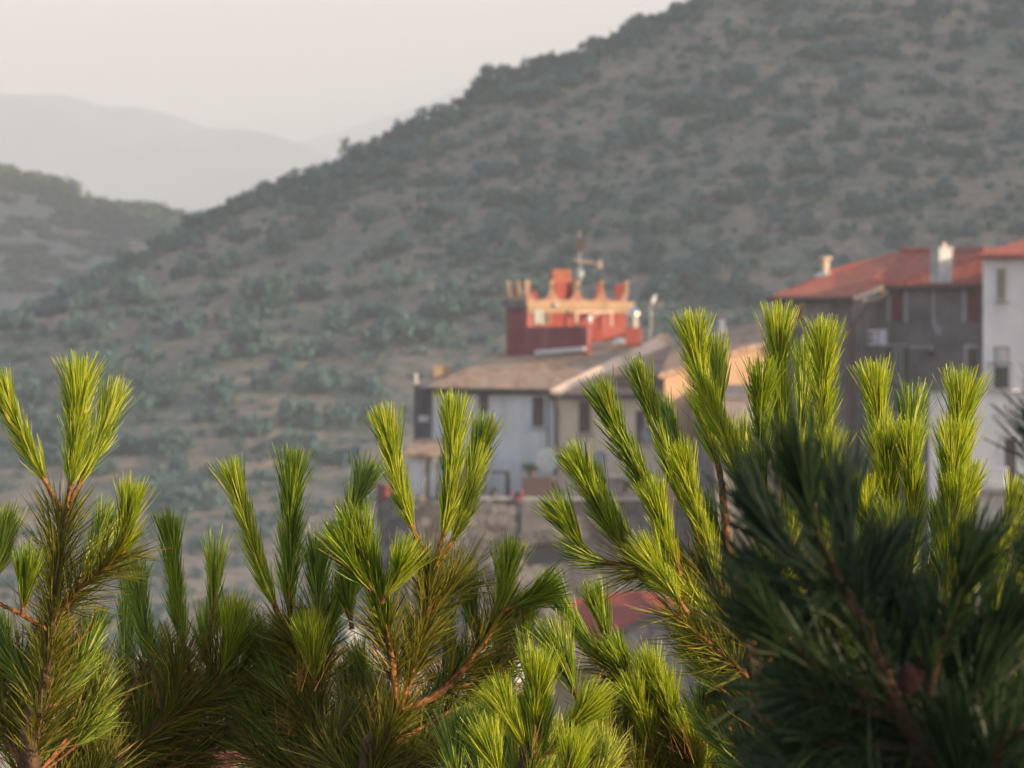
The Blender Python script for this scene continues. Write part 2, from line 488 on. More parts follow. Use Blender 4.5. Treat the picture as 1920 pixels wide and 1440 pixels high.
M_mount = stucco('mountain_wood', (.04, .055, .04), (.10, .11, .08), scale=.01, bump=.1, streak=False)
mountain('mountains', np.array([-3000, -600, 0, 120, 200, 300, 360, 420, 480, 530, 575, 700, 1500, 3000.]),
         np.array([330, 150, 178, 178, 200, 205, 230, 245, 240, 256, 272, 330, 380, 500.]), 7000, M_mount, 1)
mountain('mountains', np.array([-1500, 300, 500, 560, 640, 700, 760, 900, 1400, 3500.]),
         np.array([420, 330, 285, 268, 244, 222, 203, 160, 120, 300.]), 8400, M_mount, 2)

# ------------------------------------------------------------------ haze
hb = MB().box((0, 4300, 305), (9200, 10800, 730))
haze = hb.build('haze', None)
hm = bpy.data.materials.new('haze_air'); hm.use_nodes = True
hn = hm.node_tree
hn.nodes.remove(hn.nodes['Principled BSDF'])
vol = hn.nodes.new('ShaderNodeVolumePrincipled')
vol.inputs['Color'].default_value = (.77, .84, .93, 1)
vol.inputs['Density'].default_value = 0.00026
vol.inputs['Anisotropy'].default_value = 0.0
hn.links.new(vol.outputs[0], hn.nodes['Material Output'].inputs['Volume'])
haze.data.materials.append(hm)
tag(haze, kind='stuff')

# ------------------------------------------------------------------ shrubs on the hills
def bush_mesh(name, seed, n=260, w=1.0, h=.8, leaf=.16, mat=None):
    """a shrub of unit radius: leaf clumps through several lobes over a short stem"""
    rng = np.random.default_rng(seed)
    lob = rng.normal(0, .42, (7, 3)) * [w, w, .35 * h] + [0, 0, .55 * h]
    rad = rng.uniform(.32, .58, 7)
    k = rng.integers(0, 7, n)
    d = rng.normal(0, 1, (n, 3)); d /= np.linalg.norm(d, axis=1)[:, None]
    c = lob[k] + d * (rad[k] * rng.uniform(.55, 1.08, n))[:, None]
    c[:, 2] = np.maximum(c[:, 2], .03)
    u = rng.normal(0, 1, (n, 3)); u /= np.linalg.norm(u, axis=1)[:, None]
    v = np.cross(u, d); v /= np.linalg.norm(v, axis=1)[:, None] + 1e-6
    s = (leaf * rng.uniform(.5, 1.3, n))[:, None]
    V = np.stack([c - u * s, c - v * s * .7, c + u * s, c + v * s * .7], 1).reshape(-1, 3)
    t = np.repeat(np.clip(rng.uniform(0, .94, n), 0, 1), 4)
    return V, np.arange(4 * n).reshape(-1, 4), t

def bush_data(name, seed, mat, **kw):
    V, Q, t = bush_mesh(name, seed, **kw)
    me = np_mesh(name, V, Q, {'tint': t})
    me.materials.append(mat)
    return me

rs = random.Random(11)
def zone(px, py):
    if px < 420: return 'low on the left end of the dry hillside'
    if px < 900: return 'on the dry slope left of the red tower' if py > 430 else 'high on the dry slope left of the red tower'
    if px < 1400: return 'on the dry slope right behind the red tower' if py > 330 else 'on the upper dry slope above the red tower'
    return 'on the dry slope above the grey house' if py > 230 else 'near the top right of the dry slope'

def on_skyline(px, y0=480, y1=900):
    """distance of the crest of the main hill in one direction"""
    ys = np.arange(y0, y1, 3.0); xs = (px - 960) / FPX * ys
    el = (height(xs, ys) + wob(xs, ys)) / ys
    return float(ys[int(np.argmax(el))])

protos = [bush_data('shrub', 100 + i, M_shrub, n=300, leaf=.17, h=rs.uniform(.7, 1.0)) for i in range(7)]
def put_bush(name, data, x, y, r, zs, label, cat, group):
    o = bpy.data.objects.new(name, data)
    o.location = (x, y, ground_z(x, y) - .12 * r)
    o.scale = (r * rs.uniform(.85, 1.2), r * rs.uniform(.85, 1.2), r * zs)
    o.rotation_euler = (0, 0, rs.uniform(0, 6.28))
    COL.objects.link(o)
    return tag(o, label, cat, group)

def at_pixel(px, py):
    """where a line of sight through a photo pixel meets the main hill"""
    ys = np.arange(480, 900, 1.0); xs = (px - 960) / FPX * ys
    el = 720 - (height(xs, ys) + wob(xs, ys)) / ys * FPX
    k = np.nonzero(el <= py)[0]
    return (float(xs[k[0]]), float(ys[k[0]])) if len(k) else None

big = [(597, 520, 24), (480, 560, 36), (505, 555, 26), (305, 600, 26), (345, 635, 36), (362, 605, 16), (460, 608, 18), (135, 628, 26), (40, 615, 28),
       (480, 665, 40), (600, 672, 32), (430, 505, 34), (350, 520, 28), (250, 555, 40), (210, 700, 40), (320, 735, 28), (410, 760, 44), (395, 790, 26),
       (600, 735, 40), (690, 740, 30), (560, 790, 34), (660, 800, 36), (240, 850, 40), (330, 850, 32), (310, 920, 36), (350, 960, 50), (420, 900, 28),
       (700, 660, 44), (760, 640, 40), (820, 640, 30), (630, 615, 34), (860, 600, 30), (700, 490, 24), (820, 420, 30), (940, 390, 26), (1010, 430, 30),
       (1300, 215, 28), (1180, 90, 26), (1240, 560, 32), (1330, 560, 26), (840, 555, 26), (760, 540, 24), (660, 560, 22), (140, 520, 24), (70, 560, 22),
       (520, 460, 26), (590, 420, 26), (640, 380, 28), (700, 340, 26), (560, 380, 22), (160, 780, 30), (60, 760, 32), (30, 680, 24), (120, 870, 34),
       (560, 860, 40), (480, 820, 28), (640, 870, 32), (380, 690, 20), (530, 700, 24), (1210, 480, 26), (1420, 470, 28), (1300, 420, 26), (1500, 330, 28), (1620, 400, 28)]
for (px, py, rp) in big:
    q = at_pixel(px, py)
    if q is None: continue
    r = rp / FPX * q[1]
    put_bush('shrub', rs.choice(protos), q[0], q[1], r * 1.1, 1.25, 'large dark round shrub ' + zone(px, py), 'shrub', 'dark shrubs dotted over the hillside')
cnt = 0
while cnt < 210:
    px, py = rs.uniform(-20, 1940), rs.uniform(0, 900)
    q = at_pixel(px, py)
    if q is None: continue
    put_bush('shrub', rs.choice(protos), q[0], q[1], rs.uniform(1.2, 2.3), rs.uniform(.95, 1.35),
             'small dark shrub among low scrub ' + zone(px, py), 'shrub', 'dark shrubs dotted over the hillside')
    cnt += 1
# trees along the crest of the main hill
for (px, r) in [(1185, 1.9), (1165, 1.3), (1030, 1.8), (1012, 1.6), (1075, 1.2), (960, 1.6), (930, 2.4), (912, 2.0), (890, 1.9), (870, 1.5), (815, 1.9), (800, 1.4), (780, 1.1), (752, 1.2),
                (735, 1.3), (715, 1.5), (662, 2.0), (650, 1.6), (690, 1.3), (625, 1.2), (595, 1.3), (520, 1.5), (505, 1.2), (470, 1.0), (440, 1.1), (375, 1.9), (355, 1.2), (410, 1.0), (290, 1.1), (240, 1.3), (200, 1.1), (130, 1.7), (100, 1.1), (60, 1.2), (20, 1.3),
                (840, 1.3), (990, 1.3), (1110, 1.4), (1130, 1.2), (1215, 1.4), (1245, 1.6), (550, 1.0), (575, 1.1), (1050, 1.1)]:
    y = on_skyline(px) - rs.uniform(0, 3); x = (px - 960) / FPX * y
    tall = px in (662, 752, 1185, 930)
    put_bush('crest_tree', rs.choice(protos), x, y, r * 1.05, 1.5 if tall else 1.05, 'small dark tree on the skyline of the main hill', 'tree', 'small trees along the crest of the hill')
# left hill: lit tree band along its crest, dark thickets lower down
lp = [bush_data('hill_tree', 300 + i, M_shrub_lit, n=240, leaf=.2) for i in range(5)]
for i in range(80):
    px = rs.uniform(-60, 335); y = 1600 - rs.uniform(-8, 60) ; x = (px - 960) / FPX * y
    put_bush('hill_tree', rs.choice(lp), x, y, rs.uniform(3.2, 5.8), .9, 'rounded tree in the wood along the top of the small left hill', 'tree', 'trees along the top of the left hill')
for (px, py) in [(10, 470), (40, 478), (20, 500), (70, 470), (130, 455), (150, 465), (175, 470), (145, 495), (90, 490), (200, 480), (240, 440), (100, 505), (30, 520), (190, 440), (110, 425), (60, 430), (20, 440), (90, 450), (160, 430), (220, 430), (250, 420), (50, 500), (120, 520), (10, 545), (60, 545), (270, 430), (210, 455), (30, 420), (140, 405)]:
    ys = np.arange(1160, 1640, 2.0); xs = (px - 960) / FPX * ys
    k = np.nonzero(720 - (height(xs, ys) + wob(xs, ys)) / ys * FPX <= py)[0]
    if len(k):
        put_bush('thicket', rs.choice(lp), float(xs[k[0]]), float(ys[k[0]]), rs.uniform(4, 6), .6, 'dark thicket on the bare flank of the small left hill', 'shrub', 'thickets on the flank of the left hill')

# the countless low scrub between them: one object
rng = np.random.default_rng(5)
sv, sq, st = [], [], []
small = [bush_mesh('s', 500 + i, n=36, leaf=.32, h=.8) for i in range(6)]
tot = 0
for k in range(9000):
    y = rng.uniform(505, 800); x = rng.uniform(-.105, .115) * y
    if k < 700:
        px_ = rng.uniform(-50, 1330); y = on_skyline(px_) - rng.uniform(0, 7); x = (px_ - 960) / FPX * y
    if math.sin(x * .11 + 2 * math.sin(y * .05)) + math.sin(y * .09 - x * .06) < rng.uniform(-2.6, .5) - .2 and k >= 700: continue
    if k >= 700 and x < -.01 * y and (720 - ground_z(x, y) / y * FPX) > 430 and rng.uniform() < .5: continue
    r = rng.uniform(.35, 1.15); Vb, Qb, tb = small[k % 6]
    c, s_ = math.cos(k), math.sin(k)
    W = Vb * [r, r, r * 1.15]
    W = np.stack([W[:, 0] * c - W[:, 1] * s_ + x, W[:, 0] * s_ + W[:, 1] * c + y, W[:, 2] + ground_z(x, y) - .1], 1)
    sv.append(W); sq.append(Qb + tot); st.append(np.clip(tb * .8 + rng.uniform(0, .25), 0, 1)); tot += len(W)
scrub = link_mesh('scrub', np_mesh('scrub', np.concatenate(sv), np.concatenate(sq), {'tint': np.concatenate(st)}), M_shrub)
tag(scrub, 'low grey green scrub covering the whole dry hillside', 'scrub', kind='stuff')

# ------------------------------------------------------------------ village
def wall_block(A, B, z0, z1, depth, mb=None):
    """solid block: its front face runs from plan point A to B, depth goes away from the viewpoint"""
    A = Vector((A[0], A[1], 0)); B = Vector((B[0], B[1], 0)); d = (B - A).normalized()
    n = Vector((-d.y, d.x, 0))
    mb = mb or MB()
    return mb.slab([A + Vector((0, 0, z0)), B + Vector((0, 0, z0)), B + Vector((0, 0, z1)), A + Vector((0, 0, z1))], n * depth)

class Face:
    """a facade between two plan points; rect(px0, py0, px1, py1) finds a rectangle on it by photo pixels"""
    def __init__(s, pxA, YA, pxB, YB):
        s.A = P(pxA, 720, YA); s.B = P(pxB, 720, YB)
        d = (s.B - s.A); d.z = 0; s.d = d.normalized(); s.n = Vector((s.d.y, -s.d.x, 0))
        if s.n.y > 0: s.n = -s.n
    def pt(s, px, py, out=0.0):
        k = (px - 960) / FPX
        A, d = s.A + s.n * out, s.d
        t = (k * A.y - A.x) / (d.x - k * d.y)
        q = A + d * t
        return Vector((q.x, q.y, (720 - py) / FPX * q.y))
    def rect(s, x0, y0, x1, y1, out=0.0):
        a = s.pt(x0, y1, out); b = s.pt(x1, y1, out)
        zb = (a.z + b.z) / 2
        zt = (s.pt(x0, y0, out).z + s.pt(x1, y0, out).z) / 2
        return [Vector((a.x, a.y, zb)), Vector((b.x, b.y, zb)), Vector((b.x, b.y, zt)), Vector((a.x, a.y, zt))]
    def plate(s, x0, y0, x1, y1, out, thick, mb=None):
        return (mb or MB()).slab(s.rect(x0, y0, x1, y1, out), -s.n * thick)

def shutter_window(f, x0, y0, x1, y1, parent, shut, surround=None, sill=True, label=None, slats=True):
    """window with louvred shutter leaves closed over it, a surround and a sill"""
    w = MB(); f.plate(x0 - 3, y0 - 2, x1 + 3, y1 + 2, .03, .06, w)
    o = w.build('window', surround or M_cement, parent)
    s = MB(); mid = (x0 + x1) / 2
    for a, b_ in ((x0, mid - .4), (mid + .4, x1)):
        f.plate(a, y0, b_, y1, .075, .045, s)
        if slats:
            n = max(3, int((y1 - y0) / 4))
            for i in range(n):
                yy = y0 + 2 + (y1 - y0 - 4) * (i + .5) / n
                f.plate(a + 1.2, yy - .9, b_ - 1.2, yy + .9, .095, .02, s)
    so_ = s.build('shutter', shut, o)
    so_.matrix_parent_inverse = Matrix.Identity(4)
    so_.matrix_parent_inverse = Matrix.Identity(4)
    if sill:
        k = MB(); f.plate(x0 - 5, y1 + 2.5, x1 + 5, y1 + 5, .14, .14, k)
        ks = k.build('sill', M_cement, o); ks.matrix_parent_inverse = Matrix.Identity(4)
    return o

def sub(mb, name, mat, part):
    o = mb.build(name, mat, part)
    o.matrix_parent_inverse = Matrix.Identity(4)
    return o

def glazed_window(f, x0, y0, x1, y1, parent, frame=None, bars=1, name='window', depth=.0):
    w = MB()
    t = 1.6
    f.plate(x0, y0, x1, y0 + t, .06, .06, w); f.plate(x0, y1 - t, x1, y1, .06, .06, w)
    f.plate(x0, y0 + t, x0 + t, y1 - t, .06, .06, w); f.plate(x1 - t, y0 + t, x1, y1 - t, .06, .06, w)
    for i in range(bars):
        xm = x0 + (x1 - x0) * (i + 1) / (bars + 1)
        f.plate(xm - .8, y0 + t, xm + .8, y1 - t, .055, .05, w)
    o = w.build(name, frame or M_frame, parent)
    p = MB(); f.plate(x0 + t, y0 + t, x1 - t, y1 - t, .015, .012, p)
    sub(p, 'pane', M_glass, o)
    return o

GZ0 = -20.0   # foundations reach into the slope

# --- twin house: white wing and cream wing under one old tiled roof
fw = Face(812, 262.6, 1040, 259.4)
fc = Face(1040, 259.4, 1250, 256.6)
root = thing('village_house', P(1000, 1000, 262), 'white and cream house with drainpipe between its halves under an old brown tiled roof', 'house')
A, B, C_ = fw.pt(812, 720), fw.pt(1040, 720), fc.pt(1250, 720)
zt = P(0, 726, 260).z
wall_block(A, B - fw.d * .02, GZ0, zt, 8).build('wall', M_white, root)['label'] = 'weathered white plaster wall on the left half'
wall_block(B, C_, GZ0, P(0, 738, 258).z, 8).build('wall', M_cream, root)['label'] = 'cream plaster wall on the right half'
fe = Face(776, 265.2, 812, 263.4)
wall_block(fe.pt(776, 720), fe.pt(811.5, 720), GZ0, P(0, 722, 264).z, 6).build('wall', M_grey, root)['label'] = 'dark grey recessed end wall'
E0, E1 = fw.pt(800, 725, .35), fw.pt(1037, 730, .35)
E1.z = E0.z - .1
R1, R0 = P(955, 654, 268.5), P(1250, 630, 265)
rf = MB().slab([E0, E1, R0, R1], (0, 0, -.14))
rf.slab([P(783, 722, 266), E0 + Vector((-.02, .02, 0)), R1 + Vector((0, .02, 0)), P(832, 713, 268.5)], (0, 0, -.12))
rf.slab([R1 + Vector((0, .05, -.0)), R0 + Vector((0, .05, 0)), P(1262, 668, 272), P(940, 690, 275)], (0, 0, -.12))
roof = rf.build('roof', M_oldtile, root)
EC0, EC1 = fc.pt(1043, 737, .35), fc.pt(1262, 737, .35)
EC1.z = EC0.z
rf = MB().slab([EC0, EC1, P(1275, 656, 262.5), P(1252, 641, 264.6)], (0, 0, -.14)).build('roof', M_oldtile, root)
# raised coping that climbs between the two roofs
cp = MB().slab([P(1031, 730, 258.85), P(1052, 737, 258.7), P(1264, 642, 264.2), P(1243, 627, 264.6)], (0, 0, -.16))
cp.slab([P(1212, 642, 264.2), P(1268, 652, 264.0), P(1268, 640, 264), P(1250, 624, 264), P(1240, 626, 264.1)], (0, .3, 0))
sub(cp, 'coping', M_pinkc, roof)
# eave boards and gutters
gb = MB()
gb.tube([E0 + Vector((0, -.06, -.12)), E1 + Vector((0, -.06, -.12))], .085)
gb.tube([EC0 + Vector((0, -.06, -.14)), EC1 + Vector((0, -.06, -.14))], .075)
gb.tube([P(782, 724, 265.9), E0 + Vector((-.05, 0, -.12))], .07)
gb.build('gutter', M_gutter, root)
fw.plate(815, 729, 1036, 739, .25, .24).build('eave_board', M_gutter, root)
fc.plate(1052, 742, 1245, 747, .25, .24).build('eave_board', M_gutter, root)
dp = MB().tube([fc.pt(1030, 742, .28), fc.pt(1040, 752, .2), fc.pt(1043, 768, .12), fc.pt(1043, 880, .12), fc.pt(1036, 900, .12), fc.pt(990, 935, .3)], .075)
dp.build('drainpipe', M_pipe, root)
MB().tube([fw.pt(1027, 745, .1), fw.pt(1027, 840, .1)], .035).build('cable', M_gutter, root)
shutter_window(fw, 898, 737, 915, 772, root, M_shut_br, M_white)
shutter_window(fw, 998, 744, 1019, 799, root, M_shut_br, M_white)
o = shutter_window(fc, 1085, 752, 1106, 810, root, M_shut_br, M_cream)
shutter_window(fc, 1192, 770, 1208, 830, root, M_shut_br, M_cream)
# dark posts and lattice of the recessed end
for px in (780, 790, 800):
    MB().tube([fe.pt(px, 880, .08), fe.pt(px, 726, .08)], .05).build('post', M_gutter, root)
MB().box(fe.pt(795, 785, .2), (.5, .25, .3)).build('wall_lamp', M_frame, root)
# little chimney pair at the left end of the roof
ch = MB(); c = P(822, 700, 266.5); ch.box((c.x, c.y, c.z - .25), (.42, .42, 1.0)); ch.box((c.x, c.y, c.z + .3), (.52, .52, .1))
ch.build('chimney', M_trim, root)
ch = MB(); c = P(836, 703, 266.8); ch.box((c.x, c.y, c.z - .25), (.5, .5, .95)); ch.lathe((c.x, c.y, c.z + .2), [(.27, 0), (.24, .12), (.14, .2), (.02, .24)])
ch.build('chimney', M_oldtile, root)
ch = MB(); c = P(779, 715, 265.6); ch.lathe((c.x, c.y, c.z - .25), [(.1, 0), (.1, .45), (.14, .5), (.05, .62)])
ch.build('finial', M_cement, root)
# skylight
MB().slab([P(1148, 645, 264.0), P(1168, 645, 263.9), P(1178, 638, 264.9), P(1160, 638, 265.0)], (0, 0, .12)).build('skylight', M_dishw, root)

# upper room of cream house
fu = Face(1150, 258.5, 1246, 257.3)
root = thing('upper_room', P(1200, 760, 259), 'small cream upper storey with a dark eave rising behind the cream wing', 'house')
ua, ub = fu.pt(1160, 720, -.5), fu.pt(1246, 720, -.5)
wall_block(ua, ub, P(0, 760, 258).z, P(0, 703, 258).z, 4).build('wall', M_cream, root)
MB().slab([fu.pt(1133, 703, .25), fu.pt(1250, 700, .25), P(1262, 655, 263.4), P(1222, 660, 264)], (0, 0, -.13)).build('roof', M_oldtile, root)
fu.plate(1136, 705, 1246, 710, .2, .5).build('eave_board', M_gutter, root)

# --- sunlit peach house with raking roof
fp = Face(1244, 254.2, 1452, 258.0)
root = thing('village_house', P(1340, 900, 258), 'peach plastered house catching low sun under a raking brown tiled roof', 'house')
a, b_ = fp.pt(1246, 720), fp.pt(1450, 720)
n = Vector((-fp.n.x, -fp.n.y, 0))
MB().slab([Vector((a.x, a.y, GZ0)), Vector((b_.x, b_.y, GZ0)), Vector((b_.x, b_.y, P(0, 641, 258).z)), Vector((a.x, a.y, P(0, 704, 254).z))], Vector((.9, 5, 0))).build('wall', M_peach, root)
rk = MB().slab([fp.pt(1236, 702, .3), fp.pt(1462, 633, .3), P(1462, 590, 264), P(1262, 650, 261)], (0, 0, -.14)).build('roof', M_oldtile, root)
MB().slab([fp.pt(1236, 706, .22), fp.pt(1462, 637, .22), fp.pt(1462, 642, .22), fp.pt(1236, 711, .22)], n * .2).build('eave_board', M_pipe, root)
c = P(1354, 622, 262); MB().box((c.x, c.y, c.z), (.24, .24, .95)).box((c.x, c.y, c.z + .5), (.34, .34, .08)).build('chimney', M_white2, root)
c = P(1340, 632, 262); MB().box((c.x, c.y, c.z - .1), (.7, .4, .5)).build('chimney', M_white2, root)
glazed_window(fp, 1300, 770, 1322, 810, root)

# low grey lean-to in front of peach house
root = thing('lean_to', P(1380, 800, 253), 'low grey lean-to roof in front of the peach wall', 'shed')
fl = Face(1340, 252.4, 1452, 253.6)
a, b_ = fl.pt(1342, 720), fl.pt(1450, 720)
wall_block(a, b_, GZ0, P(0, 742, 253).z, 2.2).build('wall', M_grey, root)
MB().slab([fl.pt(1336, 742, .25), fl.pt(1456, 742, .25), fl.pt(1456, 721, -2.2), fl.pt(1336, 721, -2.2)], (0, 0, -.1)).build('roof', M_grey2, root)

# --- red tower with scalloped battlements
root = thing('tower', P(1060, 640, 268), 'square red plastered tower with curved ochre battlements and a clay chimney on top', 'tower')
corner = P(988, 720, 266.0)
dl = Vector((-math.cos(R(38)), math.sin(R(38)), 0))      # shaded face runs back to the left
dr = Vector((math.cos(R(24)), math.sin(R(24)), 0))       # lit face runs back to the right
LW = 1.22; LR = 5.15
zb, zc = P(0, 690, 266).z, P(0, 577, 266).z
zt1 = P(0, 566, 266).z
cA, cB = corner + dl * LW, corner + dr * LR
def z_(v, z): return Vector((v.x, v.y, z))
back = Vector((-.3, 2.6, 0))
mb = MB().slab([z_(corner, zb), z_(cB, zb), z_(cB, zc), z_(corner, zc)], back)
mb.build('wall', M_redw, root)
up = Vector((0, 0, 1))
nl = Vector((dl.y, -dl.x, 0)) * -1
if nl.y > 0: nl = -nl
nr = Vector((dr.y, -dr.x, 0))
if nr.y > 0: nr = -nr
# wall and terrace parapet in one plane, shade put into their dark red
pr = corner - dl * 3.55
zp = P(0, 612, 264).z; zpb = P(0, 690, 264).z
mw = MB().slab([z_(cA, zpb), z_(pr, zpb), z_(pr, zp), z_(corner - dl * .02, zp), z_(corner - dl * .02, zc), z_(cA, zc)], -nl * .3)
o = mw.build('parapet', M_redshade, root); o['label'] = 'red wall and terrace parapet with shade painted in as dark maroon'
# lit end of the parapet, sunlight shown by the brighter red
MB().slab([z_(pr - dl * -.0 + nl * .002, zpb + .4), z_(pr + Vector((.1, .08, 0)), zpb + .4), z_(pr + Vector((.1, .08, 0)), zp - .02), z_(pr + nl * .002, zp - .02)], (-.05, .3, 0)).build('parapet_end', M_redw, root)
# white flashing along the foot of the parapet
fpz = MB()
q0, q1 = z_(corner - dl * .6 + nl * .06, P(0, 665, 265).z), z_(corner - dl * 3.5 + nl * .06, P(0, 658, 264).z)
fpz.slab([q0, q1, q1 + up * .2, q0 + up * .2], nl * .12)
fpz.build('flashing', M_white2, root)
# cornice
cz = MB()
cz.slab([z_(corner + nr * .16 - dr * .05, zc - .02), z_(cB + nr * .16 + dr * .35, zc - .02), z_(cB + nr * .16 + dr * .35, zt1 + .02), z_(corner + nr * .16 - dr * .05, zt1 + .02)], -nr * .34)
cz.slab([z_(corner + nr * .09, zc - .22), z_(cB + nr * .09 + dr * .2, zc - .22), z_(cB + nr * .09 + dr * .2, zc - .02), z_(corner + nr * .09, zc - .02)], -nr * .2)
cz.build('cornice', M_trim, root)
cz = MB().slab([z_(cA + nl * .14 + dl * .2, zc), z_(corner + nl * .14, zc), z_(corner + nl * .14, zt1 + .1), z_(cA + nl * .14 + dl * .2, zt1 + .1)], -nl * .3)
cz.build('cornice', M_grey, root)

def scallop(a, b_, z0, h, bays, nrm, thick, tipw=.09):
    d = (b_ - a); Ln = d.length; d = d.normalized(); pts = []
    w = Ln / bays
    for k in range(bays):
        for i in range(13):
            t = i / 12
            s_ = k * w + tipw / 2 + t * (w - tipw)
            zz = z0 + .08 + h * abs(2 * t - 1) ** 4.5
            pts.append(z_(a + d * s_, zz))
        pts.append(z_(a + d * ((k + 1) * w - tipw * .0), z0 + .08 + h))
    poly = [z_(a, z0), z_(b_, z0)] + pts[::-1] + [z_(a, z0 + .08 + h)]
    # build as separate strips so the concave outline stays clean
    mb = MB(); seq = [z_(a, z0 + .08 + h)] + pts
    for i in range(len(seq) - 1):
        p, q = seq[i], seq[i + 1]
        if (q - p).xy.length < 1e-4: continue
        mb.slab([z_(p, z0), z_(q, z0), q, p], -nrm * thick)
    return mb
scallop(corner, cB, zt1 + .02, .78, 4, nr, .16).build('battlement', M_pinkr, root)
tb = MB()
for k in range(5):
    s_ = corner + dr * (LR * k / 4)
    tb.box(z_(s_ - nr * .1, zt1 + .62), (.15, .2, .62), R(24)); tb.box(z_(s_ - nr * .1, zt1 + .96), (.22, .28, .07), R(24))
tb.build('battlement_tip', M_trim, root)
scallop(corner, cA, zt1 + .1, .8, 2, nl, .2, .06).build('battlement', M_trim, root)
bA, bB = cA + Vector((-.0, 1.6, 0)), cB + back
scallop(cB, bB, zt1 + .02, .8, 2, Vector((1, 0, 0)), .2).build('battlement', M_redw, root)
scallop(cA + Vector((.3, 2.0, 0)), bB, zt1 + .02, .8, 5, Vector((0, -1, 0)), .2).build('battlement', M_redw, root)
# chimney with clay pots
c = z_(corner + dr * 1.75 + Vector((0, .8, 0)), 0)
MB().box((c.x, c.y, zt1 + .45), (.9, .7, 1.1), R(24)).build('chimney', M_redw, root)
tp = MB()
for k in range(4):
    cc = c + dr * (-.36 + .24 * k)
    tp.lathe((cc.x, cc.y, zt1 + .98), [(.15, 0), (.15, .5), (.12, .56), (.03, .6)], 10)
tp.box((c.x, c.y, zt1 + 1.02), (1.1, .6, .1), R(24))
tp.build('chimney_pot', M_terra, root)
# window, door surround, awning frame, lamp on lit face
ft = Face(988, 266.0, 1180, 266.0 + LR * math.sin(R(24)))
wfr = glazed_window(ft, 1001, 577, 1032, 608, root, M_trim, bars=2)
w2 = MB(); ft.plate(1003, 579, 1012, 607, .09, .03, w2); ft.plate(1014, 579, 1019, 607, .09, .03, w2); sub(w2, 'curtain', M_cement, wfr)
fr = MB()
ft.plate(1082, 583, 1151, 587, .5, .06, fr); ft.plate(1080, 583, 1083.5, 607, .5, .06, fr); ft.plate(1146, 586, 1149, 612, .5, .06, fr)
fr.slab([ft.pt(1060, 579, .05), ft.pt(1082, 590, .5), ft.pt(1082, 593, .5), ft.pt(1060, 582, .05)], (0, .05, 0))
fr.slab([ft.pt(1125, 586, .5), ft.pt(1098, 596, .45), ft.pt(1098, 599, .45), ft.pt(1125, 589, .5)], (0, .05, 0))
fr.build('awning_frame', M_pinkc, root)
MB().lathe(ft.pt(1105, 603, .5), [(.05, -.1), (.13, 0), (.13, .2), (.05, .3)]).build('lantern', M_white2, root)
MB().box(ft.pt(1044, 571, .3), (.2, .15, .15)).build('spotlight', M_white2, root)
# stainless flue beside the tower
c = P(1188, 610, 262)
fl_ = thing('chimney_stack', z_(c, c.z - .7), 'short brick chimney with shiny steel cap beside the red tower', 'chimney')
MB().box((c.x, c.y, c.z - .55), (.75, .5, .9)).build('brick_base', M_redw, fl_)
MB().lathe((c.x, c.y, c.z - .1), [(.2, 0), (.2, .12), (.3, .12), (.3, .18), (.2, .2), (.2, .34), (.3, .36), (.2, .4), (.2, .5)]).build('flue_pipe', M_metal, fl_)
MB().lathe((c.x, c.y, c.z + .4), [(.2, 0), (.38, .06), (.38, .2), (.2, .3), (.12, .42), (.03, .46)]).build('flue_cap', M_steel, fl_)

# antenna mast with yagi on tower
mc = P(1087, 520, 268.2)
root = thing('antenna', z_(mc, mc.z - 1.3), 'tall aerial mast behind the red tower with a comb shaped aerial pointing right', 'antenna')
MB().tube([z_(mc, mc.z - 1.3), z_(mc, P(0, 432, 268).z)], .035, .022).build('mast', M_metal, root)
ya = MB(); y0 = P(1080, 486, 268); y1 = P(1126, 493, 267.2)
ya.tube([y0, y1], .03)
ya.tube([y0 + Vector((0, 0, -.12)), y1 + Vector((0, 0, -.1))], .022)
for i in range(12):
    p = y0.lerp(y1, i / 11); ya.tube([p + Vector((-.05, -.28, -.07)), p + Vector((.05, .28, -.05))], .014, seg=5)
ya.box(y1 + Vector((0, 0, -.05)), (.1, .1, .42))
ya.build('comb_aerial', M_pinkc, root)  # sunlit pink put into the aerial's colour
pa = MB(); p = P(1088, 458, 268.1); 
for k in range(5): pa.tube([p + Vector((-.25, -.05, -.25 + .12 * k)), p + Vector((.25, -.05, -.25 + .12 * k))], .016, seg=5)
pa.box(p + Vector((0, 0, 0)), (.04, .04, .7)); pa.box(p, (.34, .03, .5))
pa.build('panel_aerial', M_pipe, root)
MB().lathe(P(1085, 514, 268), [(.0, -.25), (.2, -.18), (.26, 0), (.2, .18), (.0, .25)], 12).build('small_dish', M_dishw, root)

# slim mast with disc beside tower
root = thing('aerial_pole', P(1222, 640, 263), 'slim pole with a bright white disc right of the red tower', 'antenna')
p0, p1 = P(1219, 640, 263), P(1221, 560, 263)
MB().tube([p0, p1], .03).build('mast', M_metal, root)
d_ = MB(); q = P(1225, 561, 262.9)
d_.slab([q + Vector((-.13 + .08 * math.cos(t) + .0, .0, 0)) + Vector((.13 - .02 * math.cos(t) + .07 * math.sin(t), 0, .2 * math.sin(t))) for t in np.linspace(0, 6.0, 14)], (.05, .06, 0))
d_.build('disc', M_white2, root)
k_ = MB()
for i in range(4): k_.tube([P(1226, 566 + i * 3, 263), P(1246, 563 + i * 4, 263)], .012, seg=5)
k_.build('comb_aerial', M_metal, root)

